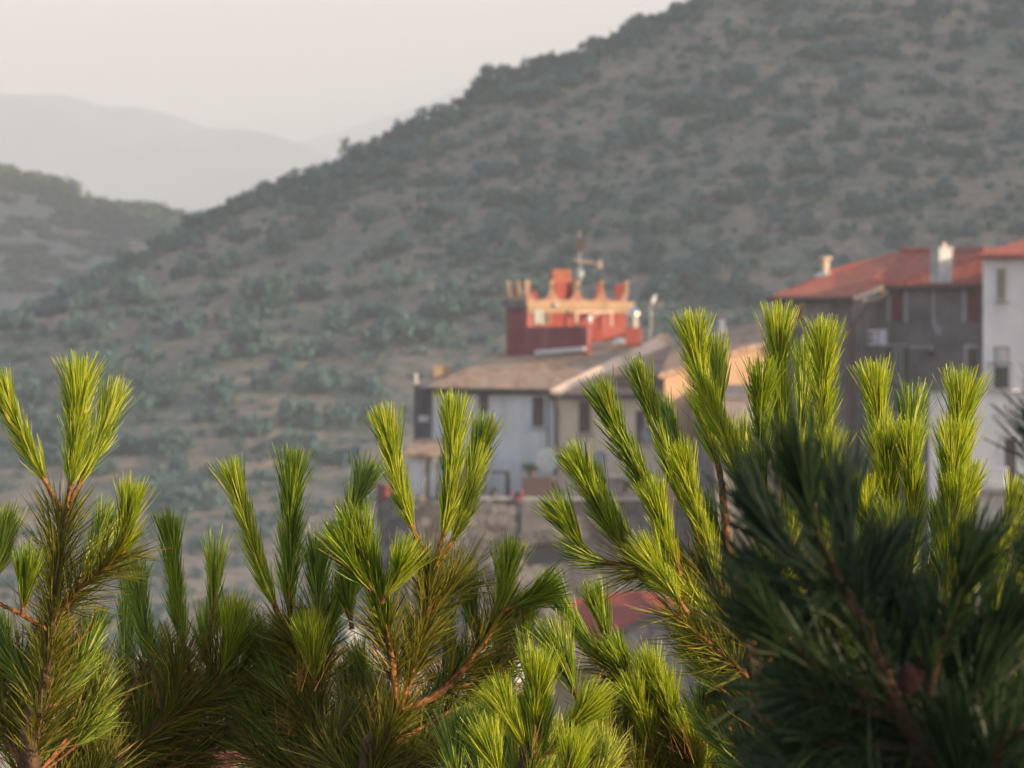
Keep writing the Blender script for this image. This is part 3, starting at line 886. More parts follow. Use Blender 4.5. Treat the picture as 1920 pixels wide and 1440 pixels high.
# --- grey rendered house with red roof
TH = R(30)
gl = 1598; Yc = 260.5
fg_side = None
cc = P(gl, 720, Yc)                              # near right corner of the bay
dF = Vector((math.cos(TH), -math.sin(TH), 0))    # facade direction to the right (towards the viewpoint)
dS = Vector((math.sin(TH), math.cos(TH), 0))     # side direction going back
fbay = Face(1455, Yc + (gl - 1455) / FPX * Yc * math.tan(TH), gl, Yc)
s_end = cc + dS * 2.6
sx = 960 + s_end.x / s_end.y * FPX
fmain_end_px = 1842
# main facade starts at the inner corner and runs right
k = (fmain_end_px - 960) / FPX
t = (k * s_end.y - s_end.x) / (dF.x - k * dF.y)
m_end = s_end + dF * t
fmain = Face(sx, s_end.y, fmain_end_px, m_end.y)
root = thing('village_house', P(1650, 950, 262), 'tall dark grey rendered house with clean red tiled roof and maroon shutters', 'house')
zE = P(0, 556, Yc).z
ga = fbay.pt(1455, 720)
wall_block(ga, cc, GZ0, zE - .05, 6.5).build('wall', M_grey, root)
o = MB().slab([z_(s_end, GZ0), z_(m_end, GZ0), z_(m_end, P(0, 536, m_end.y).z), z_(s_end, P(0, 538, s_end.y).z)], dS * 5).build('wall', M_grey, root)
# roof: bay eave, raking edge, main eave, ridge
b0 = fbay.pt(1437, 556, .45); b0.z = zE; b1 = fbay.pt(1597, 556, .45) + dF * .1; b1.z = zE
e0 = P(1657, 533, s_end.y - .4); e1 = P(1846, 529, m_end.y - .5)
r0 = P(1690, 470, 268); r1 = P(1850, 470, 261)
rfm = MB()
rfm.slab([b0, b1, e0, r0, P(1560, 505, 267.5), P(1500, 532, 267)], (0, 0, -.13))
rfm.slab([e0 + Vector((.01, 0, 0)), e1, r1, r0 + Vector((.01, 0, 0))], (0, 0, -.13))
rfo = rfm.build('roof', M_redtile, root)
rdg = MB().tube([r0 + up * .03, r1 + up * .03], .12); sub(rdg, 'ridge_tiles', M_redtile, rfo)
vb = MB().slab([b1 + Vector((.02, -.02, -.02)), e0 + Vector((.02, -.02, -.02)), e0 + Vector((.02, -.02, -.22)), b1 + Vector((.02, -.02, -.22))], (-.08, .05, 0))
sub(vb, 'verge', M_pinkc, rfo)
g = MB(); g.tube([b0 - up * .12, b1 - up * .12], .09); g.tube([e0 - up * .2, e1 - up * .2], .1)
g.build('gutter', M_gutter, root)
fmain.plate(sx + 4, 537, 1838, 541, .3, .28).build('eave_board', M_gutter, root)
dpp = MB().tube([P(1571, 562, Yc - .2), fbay.pt(1590, 575, .15), fbay.pt(1594, 590, .12), fbay.pt(1594, 960, .12)], .085)
dpp.tube([P(1662, 545, s_end.y - .6), cc + dS * .6 + Vector((.1, -.15, P(0, 592, 260).z)), cc + Vector((.12, -.12, P(0, 606, 260).z)), cc + Vector((.12, -.12, P(0, 960, 260).z))], .07)
dpp.build('drainpipe', M_pipe, root)
shutter_window(fbay, 1491, 570, 1506, 604, root, M_shut_ma, M_cement, sill=False)
shutter_window(fmain, 1673, 543, 1692, 602, root, M_shut_ma, M_grey, sill=False)
shutter_window(fmain, 1814, 543, 1834, 602, root, M_shut_ma, M_grey, sill=False)
st_ = MB()
for x0, x1, y0, y1 in ((1663, 1669, 543, 604), (1696, 1701, 541, 604), (1805, 1810, 543, 604), (1748, 1752, 541, 600), (1749, 1755, 600, 612), (1753, 1761, 612, 622), (1757, 1763, 620, 628), (1663, 1699, 645, 649), (1706, 1750, 648, 652), (1745, 1750, 652, 664), (1806, 1834, 646, 651), (1808, 1811, 651, 700)):
    fmain.plate(x0, y0, x1, y1, .012, .01).build('plaster_repair', M_cement, root)
w = glazed_window(fmain, 1676, 655, 1692, 716, root)
shutter_window(fmain, 1694, 655, 1704, 716, root, M_shut_br, M_grey, sill=False)
shutter_window(fmain, 1662, 655, 1673, 720, root, M_shut_br, M_grey, sill=False)
shutter_window(fmain, 1814, 653, 1833, 712, root, M_shut_br, M_cement, sill=False)
MB().box(fmain.pt(1745, 662, .1), (.25, .2, .25)).build('vent', M_dark, root)
fs = Face(gl, Yc, sx, s_end.y)
# white rack on the wall
rk = thing('wall_rack', P(1640, 645, Yc), 'white slatted rack fixed to the dark grey wall below the eave', 'rack')
rb = MB(); fr_ = Face(1625, Yc + .35, 1660, Yc - .1)
for i in range(3):
    fr_.plate(1627, 619 + i * 12, 1650, 622 + i * 12, .5, .3, rb)
fr_.plate(1638, 619, 1641, 646, .45, .2, rb); fr_.plate(1648, 619, 1651, 646, .45, .25, rb)
fr_.plate(1651, 618, 1658, 648, .3, .3, rb)
rb.build('slats', M_white2, rk)
# chimney and flue on the roof
c = P(1765, 492, 258.3)
chm = MB().box((c.x, c.y, c.z - .15), (.78, .62, 1.55), R(35)); 
o = chm.build('chimney', M_cement, root); 
sub(MB().box((c.x, c.y, c.z + .66), (.9, .74, .08), R(35)), 'chimney_cap', M_cement, o)
sub(MB().lathe((c.x + .12, c.y, c.z + .7), [(.1, 0), (.12, .1), (.08, .18), (.02, .22)]), 'chimney_pot', M_pinkc, o)
c = P(1547, 510, 267)
o = MB().lathe((c.x, c.y, c.z - .25), [(.16, 0), (.16, .42), (.2, .45), (.2, .75)]).build('flue', M_pinkc, root)
sub(MB().lathe((c.x, c.y, c.z + .45), [(.14, 0), (.14, .12), (.32, .14), (.32, .24), (.26, .26), (.1, .28)]), 'flue_cap', M_pinkc, o)
MB().slab([P(1525, 520, 266.6), P(1548, 518, 266.4), P(1556, 512, 266.9), P(1535, 513, 267)], (0, 0, .05)).build('lead_flashing', M_dishw, root)

# --- white house at the right edge
fwt = Face(1843, 252.6, 2100, 249.6)
root = thing('village_house', P(1900, 1000, 254), 'white plastered house at the right edge with red roof, olive shutter and balcony', 'house')
a, b_ = fwt.pt(1843, 720), fwt.pt(2140, 720)
wall_block(a, b_, GZ0, P(0, 478, 252.6).z, 9).build('wall', M_white2, root)
rr = MB().slab([fwt.pt(1828, 476, .5), fwt.pt(2150, 476, .5), P(2100, 404, 258), P(1985, 428, 258)], (0, 0, -.15)); 
rr.slab([fwt.pt(1828, 476, .48), P(1985, 428, 258.01), P(1900, 470, 263)], (0, 0, -.12))
rr.build('roof', M_redtile, root)
fwt.plate(1834, 479, 2120, 484, .35, .34).build('eave_board', M_gutter, root)
shutter_window(fwt, 1869, 503, 1885, 563, root, M_shut_ol, M_white2)
shutter_window(fwt, 1960, 503, 1978, 563, root, M_shut_ol, M_white2)
dr_ = MB(); fwt.plate(1864, 650, 1892, 728, .01, .009, dr_); do = dr_.build('balcony_door', M_dark, root)  # flat dark sheet, the doorway's inner shade painted on
dl_ = MB(); fwt.plate(1866, 652, 1890, 688, .03, .015, dl_); sub(dl_, 'blind', M_cement, do)
dg_ = MB(); fwt.plate(1878, 688, 1890, 726, .03, .015, dg_); sub(dg_, 'pane', M_glass, do)
bl = MB(); fwt.plate(1850, 730, 1898, 734, 1.0, .98, bl); bo = bl.build('balcony', M_cement, root)
rl = MB(); 
p0, p1 = fwt.pt(1850, 681, 1.0), fwt.pt(1898, 681, 1.0)
rl.tube([p0, p1], .025, seg=5)
rl.tube([p0, fwt.pt(1850, 681, .05)], .02, seg=5)
for i in range(15):
    p = p0.lerp(p1, i / 14); rl.tube([p, p - up * 1.2], .012, seg=5)
sub(rl, 'railing', M_gutter, bo)
fwt.plate(1856, 786, 1900, 791, .12, .11).build('ledge', M_grey2, root)
# lower terrace block of white house that steps left
ft2 = Face(1742, 251.4, 1905, 249.6)
root = thing('terrace_wing', P(1800, 1000, 251), 'low white flat roofed wing stepping out below the white house', 'house')
a, b_ = ft2.pt(1742, 720), ft2.pt(1990, 720)
wall_block(a, b_, GZ0, P(0, 737, 251).z, 3.2).build('wall', M_white2, root)
ft2.plate(1740, 734, 1990, 738, .06, 3.0).build('roof_edge', M_cement, root)
dk = MB(); ft2.plate(1884, 822, 1905, 925, .02, .02, dk); dk.build('door', M_shut_br, root)
ft2.plate(1790, 916, 1900, 921, 1.2, 1.18).build('balcony', M_cement, root)
bs = MB()
for i in range(14):
    q = ft2.pt(1800 + i * 6.5, 916, 1.1); bs.lathe(q, [(.05, 0), (.075, .2), (.04, .5), (.06, .85)], 6)
q0, q1 = ft2.pt(1797, 878, 1.1), ft2.pt(1890, 878, 1.1)
bs.tube([q0, q1], .05)
bs.build('railing', M_white2, root)
MB().tube([ft2.pt(1862, 860, .6), ft2.pt(1880, 815, .1)], .02).build('cable', M_gutter, root)
c = ft2.pt(1822, 905, .8)
cl = thing('drying_rack', c, 'folded things drying on the balcony of the low white wing', 'drying rack')
MB().box(c, (.7, .3, .7)).box(c + Vector((.75, 0, -.1)), (.3, .3, .5)).build('frame', M_grey, cl)
ft2.plate(1722, 740, 1741, 960, -.4, .6).build('side_wall', M_grey2, root)

# --- lower annex left of the white house
root = thing('annex', P(790, 920, 258), 'small lean-to annex with brown tiled roof at the left end of the white house', 'shed')
fa = Face(765, 259.6, 838, 258.4)
a, b_ = fa.pt(768, 720), fa.pt(835, 720)
MB().slab([fa.pt(752, 850, .5), fa.pt(842, 856, .5), fa.pt(842, 822, -1.5), fa.pt(782, 822, -1.5)], (0, 0, -.12)).build('roof', M_oldtile, root)
wall_block(a - fa.n * .9, b_ - fa.n * .9, GZ0, P(0, 850, 259).z, 1.6).build('wall', M_grey, root)
for x0, x1 in ((770, 790), (806, 812), (826, 836)):
    fa.plate(x0, 858, x1, 1000, .2, .3).build('pillar', M_white, root)
fa.plate(768, 932, 836, 938, .25, .3).build('rail', M_grey2, root)
# tall dark wall stub further left
root = thing('ruined_wall', P(720, 1000, 257), 'broken dark stone wall with red brick patch below the annex', 'wall')
fr2 = Face(700, 258.4, 768, 257.0)
MB().slab([fr2.pt(706, 1190), fr2.pt(768, 1190), fr2.pt(768, 930), fr2.pt(742, 924), fr2.pt(728, 935), fr2.pt(706, 905)], -fr2.n * 1.2).build('masonry', M_stone, root)
MB().slab(fr2.rect(708, 908, 724, 935, .08), -fr2.n * .4).build('brick_patch', M_redshade, root)

# --- terrace and great stone retaining wall
fr3 = Face(742, 257.2, 1210, 254.8)
root = thing('retaining_wall', P(1000, 1100, 256), 'tall old stone retaining wall with dark arch carrying the terrace', 'wall')
MB().slab([fr3.pt(770, 1250), fr3.pt(1300, 1250), fr3.pt(1300, 938), fr3.pt(770, 938)], -fr3.n * 2.2).build('masonry', M_stone, root)
fr3.plate(890, 932, 1210, 938, .12, 2.3).build('coping', M_cement, root)
fr3.plate(978, 939, 1040, 1000, .10, .10).build('buttress', M_grey, root)
MB().slab([fr3.pt(975, 1000, .45), fr3.pt(1085, 984, .45), fr3.pt(1085, 1008, .45), fr3.pt(975, 1026, .45)], -fr3.n * .5).build('stone_ledge', M_stone2, root)
MB().slab([fr3.pt(985, 1060, .02), fr3.pt(1085, 1055, .02), fr3.pt(1090, 1030, .02), fr3.pt(1060, 1017, .02), fr3.pt(1010, 1024, .02), fr3.pt(985, 1038, .02)], -fr3.n * .019).build('arch_shade', M_dark, root)  # dark sheet painted for the shade under the arch, no opening is cut
MB().slab([fr3.pt(880, 1250, .6), fr3.pt(1230, 1250, .6), fr3.pt(1230, 1095, .6), fr3.pt(1130, 1060, .6), fr3.pt(960, 1068, .6), fr3.pt(880, 1110, .6)], -fr3.n * .55).build('lower_masonry', M_stone2, root)
# terrace fence frame, pots, dishes
root = thing('terrace_gate', fw.pt(930, 935, .8), 'dark green metal frame standing on the terrace before the white wall', 'gate')
g = MB(); 
for x0, y0, x1, y1 in ((908, 885, 956, 885), (908, 885, 908, 934), (954, 885, 954, 934), (950, 885, 950, 934)):
    g.tube([fr3.pt(x0, y0, -1.2), fr3.pt(x1, y1, -1.2)], .06, seg=6)
g.build('frame', M_plant if False else M_gutter, root)
root = thing('terrace_box', fr3.pt(1010, 930, -.8), 'brown wooden planter box in the corner of the terrace by the drainpipe', 'planter')
fr3.plate(978, 898, 1034, 931, -.2, .8).build('box', M_pipe, root)
fr3.plate(974, 893, 1038, 898, -.15, .9).build('rim', M_grey, root)
def potted(px, py, rp, label, flowers=False):
    c = fr3.pt(px, py, .0 if flowers else -.4)
    r = rp / FPX * c.y
    t = thing('potted_plant', c, label, 'plant')
    MB().lathe(c, [(.16, 0), (.22, .3), (.24, .32)]).build('pot', M_pipe, t)
    V, Q, tt = bush_mesh('foliage', int(px), n=260, leaf=.16)
    V = V * r + np.array([c.x, c.y, c.z + .25])
    link_mesh('foliage', np_mesh('foliage', V, Q, {'tint': tt}), M_plant, t)
    if flowers:
        f = MB()
        for i in range(9):
            f.lathe(c + Vector((rs.uniform(-r, r), -r * .6 + rs.uniform(-.2, .2), .3 + rs.uniform(-.1, r))), [(.02, -.04), (.06, 0), (.02, .05)], 6)
        f.build('flowers', M_flower, t)
potted(997, 893, 15, 'dark leafy potted plant standing on the planter box under the pale dish')
potted(972, 945, 12, 'pink flowering plant hanging over the edge of the terrace wall', True)
potted(925, 934, 9, 'low green potted plant at the foot of the green metal frame')
potted(1170, 925, 18, 'dark bushy potted plant on the terrace before the cream wall')
potted(1075, 1030, 20, 'tuft of weeds growing over the dark arch of the stone wall')
def dish(px, py, Y, rp, mat, label, tilt=-15):
    c = P(px, py, Y); r = rp / FPX * Y
    t = thing('satellite_dish', c, label, 'satellite dish')
    m_ = MB(); prof = [(r * k / 5, .16 * r * (k / 5) ** 2) for k in range(1, 6)]
    b0 = len(m_.v); m_.lathe((0, 0, 0), prof + [(r * 1.02, .16 * r + .02)], 18)
    rot = Matrix.Rotation(R(75), 3, 'X'); rz = Matrix.Rotation(R(tilt), 3, 'Z')
    m_.v = [tuple(c + rz @ (rot @ Vector(v))) for v in m_.v]
    m_.build('reflector', mat, t)
    MB().tube([c + Vector((0, .1, -.1 * r)), c + Vector((0, .3, -r * 1.2)), c + Vector((0, .3, -r * 1.9))], .03, seg=6).build('bracket', M_metal, t)
    MB().tube([c + Vector((0, -.02, -r)), c + Vector((-.1, -.55, -.2))], .02, seg=5).build('feed_arm', M_metal, t)
dish(1125, 860, 256.6, 15, M_dish, 'dark grey satellite dish on the cream wall', -20)
dish(1026, 862, 257.6, 22, M_dishw, 'pale green satellite dish near the drainpipe on the white wall', 5)
dish(1218, 815, 255.6, 16, M_dish, 'blue grey satellite dish at the right end of the cream wall', -10)
root = thing('antenna', fw.pt(978, 900, .8), 'thin television aerial pole standing before the white wall', 'antenna')
MB().tube([fw.pt(979, 900, .8), fw.pt(979, 795, .8)], .03, .018, 6).build('mast', M_metal, root)
am = MB()
for i, (w_, yy) in enumerate(((6, 800), (8, 812), (9, 824), (6, 836), (40, 868))):
    am.tube([fw.pt(979 - w_, yy, .8), fw.pt(979 + (w_ if w_ < 20 else 8), yy, .8)], .014, seg=5)
am.build('crossbars', M_metal, root)
root = thing('terrace_wall', fr3.pt(1130, 930, -.5), 'low grey wall enclosing the terrace before the cream wall', 'wall')
fr3.plate(1090, 895, 1168, 932, .0, .25).build('masonry', M_grey, root)
fr3.plate(1088, 890, 1170, 895, .05, .35).build('coping', M_cement, root)

# --- houses lower down
def gable_house(name, loc, w, d, h, rz, pitch, wall, tile, label, eave=.35, base=6, win=()):
    """small house: walls with gable ends, two roof slopes, chimney, windows on its front"""
    t = thing(name, Vector(loc) - Vector((0, 0, base)), label, 'house')
    ca, sa = math.cos(rz), math.sin(rz); O = Vector(loc)
    def T(x, y, z): return Vector((O.x + x * ca - y * sa, O.y + x * sa + y * ca, O.z + z))
    rh = d / 2 * math.tan(R(pitch))
    ext = T(w, 0, 0) - T(0, 0, 0)
    MB().slab([T(-w / 2, -d / 2, -base), T(-w / 2, d / 2, -base), T(-w / 2, d / 2, 0), T(-w / 2, 0, rh), T(-w / 2, -d / 2, 0)], ext).build('wall', wall, t)
    e = eave; k = math.tan(R(pitch)) * e
    rf_ = MB()
    for s in (-1, 1):
        rf_.slab([T(-w / 2 - e, s * (d / 2 + e), -k + .12), T(w / 2 + e, s * (d / 2 + e), -k + .12), T(w / 2 + e, s * .01, rh + .12), T(-w / 2 - e, s * .01, rh + .12)], (0, 0, -.12))
    ro = rf_.build('roof', tile, t)
    sub(MB().tube([T(-w / 2 - e, 0, rh + .14), T(w / 2 + e, 0, rh + .14)], .12), 'ridge_tiles', tile, ro)
    sub(MB().box(T(w * .2, d * .15, rh + .3), (.6, .6, 1.2), rz).box(T(w * .2, d * .15, rh + .95), (.8, .8, .1), rz), 'chimney', M_cement, ro)
    for (x, z, ww, hh) in win:
        ex = T(0, .05, 0) - T(0, 0, 0)
        fo = MB().slab([T(x - ww / 2 - .1, -d / 2 - .06, z - hh / 2 - .1), T(x + ww / 2 + .1, -d / 2 - .06, z - hh / 2 - .1), T(x + ww / 2 + .1, -d / 2 - .06, z + hh / 2 + .1), T(x - ww / 2 - .1, -d / 2 - .06, z + hh / 2 + .1)], ex).build('window', M_cement, t)
        sub(MB().slab([T(x - ww / 2, -d / 2 - .08, z - hh / 2), T(x + ww / 2, -d / 2 - .08, z - hh / 2), T(x + ww / 2, -d / 2 - .08, z + hh / 2), T(x - ww / 2, -d / 2 - .08, z + hh / 2)], ex * .3), 'pane', M_glass, fo)
    return t

c = P(1165, 1185, 238)
# red roofed house under the retaining wall: gable to the right, slope to the left
root = thing('village_house', P(1120, 1300, 238), 'low stone house with bright red roof below the stone retaining wall', 'house')
fz = Face(1130, 238.5, 1330, 235.5)
z_n = -fz.n
a0, a1, a2, a3 = fz.pt(1122, 1400), fz.pt(1360, 1400), fz.pt(1360, 1150), fz.pt(1215, 1138)
MB().slab([a0, a1, fz.pt(1360, 1180), fz.pt(1226, 1140), fz.pt(1124, 1192)], z_n * 6).build('wall', M_stone2, root)
MB().slab([fz.pt(1118, 1196, .3), fz.pt(1230, 1136, .3), P(1195, 1107, 246), P(1080, 1122, 245), P(1020, 1196, 239)], (0, 0, -.14)).build('roof', M_redtile2, root)
MB().slab([fz.pt(1114, 1199, .25), fz.pt(1228, 1140, .25), fz.pt(1228, 1150, .25), fz.pt(1114, 1210, .25)], z_n * .2).build('eave_board', M_grey, root)
MB().slab([fz.pt(1228, 1137, .3), fz.pt(1372, 1182, .3), P(1372, 1150, 246), P(1197, 1106, 246)], (0, 0, -.14)).build('roof', M_redtile2, root)

gable_house('village_house', P(860, 1290, 235) , 6.0, 6, 4, R(12), 18, M_grey, M_oldtile, 'pale grey house low in the valley seen between the middle pines', win=[(-1.2, -1.6, .9, 1.4), (1.4, -1.6, .9, 1.4)])
gable_house('village_house', P(205, 1330, 238), 3.6, 6, 4, R(-32), 24, M_stone2, M_redtile2, 'small house with faded red roof low behind the left pines', win=[(0, -1.5, .8, 1.2)])
gable_house('village_house', P(0, 1395, 225), 3.4, 6, 4, R(-30), 24, M_stone2, M_redtile2, 'house with faded red roof at the bottom left edge', win=[(0.4, -1.4, .8, 1.2)])
gable_house('village_house', P(430, 1430, 215), 3.4, 5, 4, R(-35), 24, M_stone2, M_redtile2, 'house with red roof at the bottom behind the left pines', win=[(0, -1.4, .8, 1.2)])
gable_house('village_house', P(625, 1270, 245), 5.0, 6, 4, R(10), 20, M_stone2, M_oldtile, 'stone house with a pinkish brown roof behind the second pine', win=[(0, -1.5, .8, 1.2)])
root = thing('white_tank', P(974, 1290, 233), 'narrow white gable wall glimpsed between the middle pines', 'wall')
MB().slab([P(962, 1330, 233), P(990, 1330, 233), P(988, 1255, 233), P(972, 1235, 233), P(963, 1262, 233)], (0, .5, 0)).build('masonry', M_white2, root)
root.name = 'white_gable'

# ------------------------------------------------------------------ pines in the foreground
def catmull(pts, n=14):
    pts = [np.array(p, float) for p in pts]
    if len(pts) == 2:
        pts = [pts[0], (pts[0] + pts[1]) / 2, pts[1]]
    pp = [2 * pts[0] - pts[1]] + pts + [2 * pts[-1] - pts[-2]]
    out = []
    for i in range(1, len(pp) - 2):
        for k in range(n if i < len(pp) - 3 else n + 1):
            t = k / n
            a, b_, c, d = pp[i - 1], pp[i], pp[i + 1], pp[i + 2]
            out.append(.5 * ((2 * b_) + (-a + c) * t + (2 * a - 5 * b_ + 4 * c - d) * t * t + (-a + 3 * b_ - 3 * c + d) * t ** 3))
    return np.array(out)

def needle_arrays(path, s0, n, L, ang_base, ang_tip, width, rng, bias=1.0, bend=.0, droop=0.0, up_curl=0.0, spread=(.35, 1.25), brush=0.0):
    """needles along a stem path. bias > 1 packs them towards the tip"""
    seg = np.linalg.norm(np.diff(path, axis=0), axis=1); cum = np.concatenate([[0], np.cumsum(seg)]); tot = cum[-1]
    s = s0 + (1 - s0) * rng.uniform(0, 1, n) ** (1 / bias)
    d = s * tot
    p = np.stack([np.interp(d, cum, path[:, k]) for k in range(3)], 1)
    q = np.stack([np.interp(np.minimum(d + .01, tot), cum, path[:, k]) for k in range(3)], 1)
    r_ = np.stack([np.interp(np.maximum(d - .01, 0), cum, path[:, k]) for k in range(3)], 1)
    T = q - r_; T /= np.linalg.norm(T, axis=1)[:, None]
    a = np.where(np.abs(T[:, 2:3]) < .9, np.array([[0, 0, 1.]]), np.array([[0, 1., 0]]))
    u = np.cross(T, a); u /= np.linalg.norm(u, axis=1)[:, None]; v = np.cross(T, u)
    az = rng.uniform(0, 2 * np.pi, n)
    rad = u * np.cos(az)[:, None] + v * np.sin(az)[:, None]
    f = (s - s0) / max(1e-6, 1 - s0)
    ang = np.radians(ang_base + (ang_tip - ang_base) * f) * rng.uniform(spread[0], spread[1], n)
    # the last needles spring from the very tip and fan out
    D = T * np.cos(ang)[:, None] + rad * np.sin(ang)[:, None]
    ln = L * rng.uniform(.66, 1.12, n) * np.interp(f, [0, .15, .85, 1], [.85, 1, 1, .93])
    if brush:
        ln = np.minimum(.118, ((tot - d) + brush * rng.uniform(.74, 1.06, n)) / np.cos(ang))
    D2 = D + rad * bend + np.array([0, 0, -1.0]) * droop + np.array([0, 0, 1.0]) * up_curl + rng.normal(0, .07, (n, 3))
    D2 /= np.linalg.norm(D2, axis=1)[:, None]
    W = rng.normal(0, 1, (n, 3)); W -= (W * D).sum(1)[:, None] * D; W /= np.linalg.norm(W, axis=1)[:, None]
    W *= (width * rng.uniform(.75, 1.25, n) / 2)[:, None]
    b0 = p + rad * .003
    m1 = b0 + D * (ln * .5)[:, None]
    e1 = m1 + D2 * (ln * .5)[:, None]
    V = np.stack([b0 - W * .8, b0 + W * .8, m1 - W, m1 + W, e1 - W * .35, e1 + W * .35], 1).reshape(-1, 3)
    base = (np.arange(n) * 6)[:, None]
    Q = np.concatenate([base + [0, 1, 3, 2], base + [2, 3, 5, 4]], 0)
    tint = np.repeat(np.clip(rng.beta(1.1, 1.1, n) * .96 + (rng.uniform(0, 1, n) > .985) * .5, 0, 1), 6)
    along = np.tile([0, 0, .5, .5, 1, 1], n)
    return V, Q, tint, along

def stem_arrays(path, r0, r1, rng, seg=7):
    n = len(path); V = []
    Tn = np.gradient(path, axis=0); Tn /= np.linalg.norm(Tn, axis=1)[:, None]
    for i in range(n):
        T = Tn[i]; a = np.array([0, 1., 0]) if abs(T[1]) < .9 else np.array([1., 0, 0])
        u = np.cross(T, a); u /= np.linalg.norm(u); v = np.cross(T, u)
        r = (r0 + (r1 - r0) * i / (n - 1))
        for k in range(seg):
            q = 2 * np.pi * k / seg + i * .5 * 0
            rr = r * (1 + rng.uniform(-.25, .28))
            V.append(path[i] + (u * math.cos(q) + v * math.sin(q)) * rr)
    Q = []
    for i in range(n - 1):
        for k in range(seg):
            k2 = (k + 1) % seg
            Q.append((i * seg + k, i * seg + k2, (i + 1) * seg + k2, (i + 1) * seg + k))
    c = len(V); V.append(path[-1] + Tn[-1] * r1 * 3)
    for k in range(seg):
        Q.append(((n - 1) * seg + k, (n - 1) * seg + (k + 1) % seg, c, c))
    return np.array(V), np.array(Q)

SCALE_AT = {}
class Pine:
    def __init__(s, trunk_px, D, label, r=.011, seed=0, base_dx=0.0, bark=None):
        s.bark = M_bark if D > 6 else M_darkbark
        s.D = D; s.seed = seed; s.rng = np.random.default_rng(seed); s.n = 0
        s.k = D / 10.5
        s.tpx = list(trunk_px) + [(trunk_px[0][0], trunk_px[0][1] + 160)]
        pts = [np.array(P(x, y, D)) for x, y in trunk_px]
        foot = pts[0].copy(); foot[0] += base_dx; foot[2] = ground_z(foot[0], foot[1]) - .1
        mid = (foot * .5 + pts[0] * .5); mid[0] += .05
        path = catmull([foot, mid] + pts, 14)
        s.root = thing('pine_tree', Vector(foot), label, 'pine tree', 'young pines in the foreground')
        V, Q = stem_arrays(path, r * 2.4, r * .6, s.rng, 10)
        link_mesh('trunk', np_mesh('trunk', V, Q, smooth=True), bark or M_oldbark, s.root)
    def shoot(s, pts, kind='young', off=0.0, w=1.0, start=.35, dens=1.0, r=.0042, off0=0.0, L=1.0, bias=1.0):
        """one branch with its needles. pts: photo pixels from base to stem tip; off: how far the tip lies behind the trunk plane"""
        rng = s.rng; m_ = len(pts)
        w = w * rng.uniform(.86, 1.1); L = L * rng.uniform(.9, 1.07)
        span_px = math.hypot(pts[-1][0] - pts[0][0], pts[-1][1] - pts[0][1]) / FPX * s.D
        off = off0 + max(-.4 * span_px, min(.6 * span_px, off - off0))
        P3 = [np.array(P(x, y, s.D + off0 + (off - off0) * i / (m_ - 1))) for i, (x, y) in enumerate(pts)]
        path = catmull(P3, 10)
        plen = np.linalg.norm(np.diff(path, axis=0), axis=1).sum()
        V, Q = stem_arrays(path, r * (.85 + .75 * min(1, plen / .4)), r * .5, rng)
        br = link_mesh('branch', np_mesh('branch', V, Q, smooth=True), s.bark, s.root)
        span = plen * (1 - start)
        k = dict(young=(M_young, 2250, .090, 20, 21, .0020, -.04, 0, .10),
                 mid=(M_mid, 2000, .090, 21, 21, .0020, -.04, 0, .10),
                 old=(M_old, 1200, .112, 52, 40, .0020, .05, .02, .08),
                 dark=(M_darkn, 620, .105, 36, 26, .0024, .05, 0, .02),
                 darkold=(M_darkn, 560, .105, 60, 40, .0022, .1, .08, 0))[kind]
        n = int((span * k[1] + 75) * dens)
        A = needle_arrays(path, start, n, k[2] * L * .92, k[3] * w, k[4] * w, k[5], rng, bias=bias, bend=k[6], droop=k[7], up_curl=k[8])
        parts = [A]
        # crown of needles at the tip
        if kind in ('young', 'mid', 'dark'):
            parts.append(needle_arrays(path, max(.2, 1 - .055 / plen), int(150 * dens), k[2] * L * .95, 18.5 * w, 18.5 * w, k[5], rng, bend=.02, spread=(.0, 1.25), brush=.080 * L))
        V = np.concatenate([q[0] for q in parts]); o = 0; Qs = []
        for q in parts: Qs.append(q[1] + o); o += len(q[0])
        me = np_mesh('needles', V, np.concatenate(Qs), {'tint': np.concatenate([q[2] for q in parts]), 'along': np.concatenate([q[3] for q in parts])})
        nd = link_mesh('needles', me, k[0], br); nd.matrix_parent_inverse = Matrix.Identity(4)
        s.n += 1
        return br
    def fill(s, x0, x1, y0, y1, n, kinds=('mid', 'old'), off=(-.2, .6), length=(90, 190), lean=25, dens=1.0, cap=True):
        rg = s.rng
        for i in range(n):
            x = rg.uniform(x0, x1); y = rg.uniform(y0, y1); a = math.radians(rg.uniform(-lean, lean)); l = rg.uniform(*length)
            o = rg.uniform(*off)
            bx, by = x - math.sin(a) * l, y + math.cos(a) * l
            mx, my = (x + bx) / 2 + rg.uniform(-14, 14), (y + by) / 2 + rg.uniform(-8, 8)
            cand = [(math.hypot(tx - mx, ty - my), tx, ty) for tx, ty in s.tpx if ty > my + 70]
            kk = kinds[int(rg.integers(0, len(kinds)))]
            if cand:
                dd, tx, ty = min(cand)
                s.shoot([(tx, ty), (mx * .9 + tx * .1, my + 10), (x, y)], kk, off=o, off0=0, start=max(.05, 1 - 1.35 * l / (dd + l * .5)), dens=dens, r=.0030)
            else:
                s.shoot([(bx, by), (mx, my), (x, y)], kk, off=o, off0=o * .7, start=.12, dens=dens)

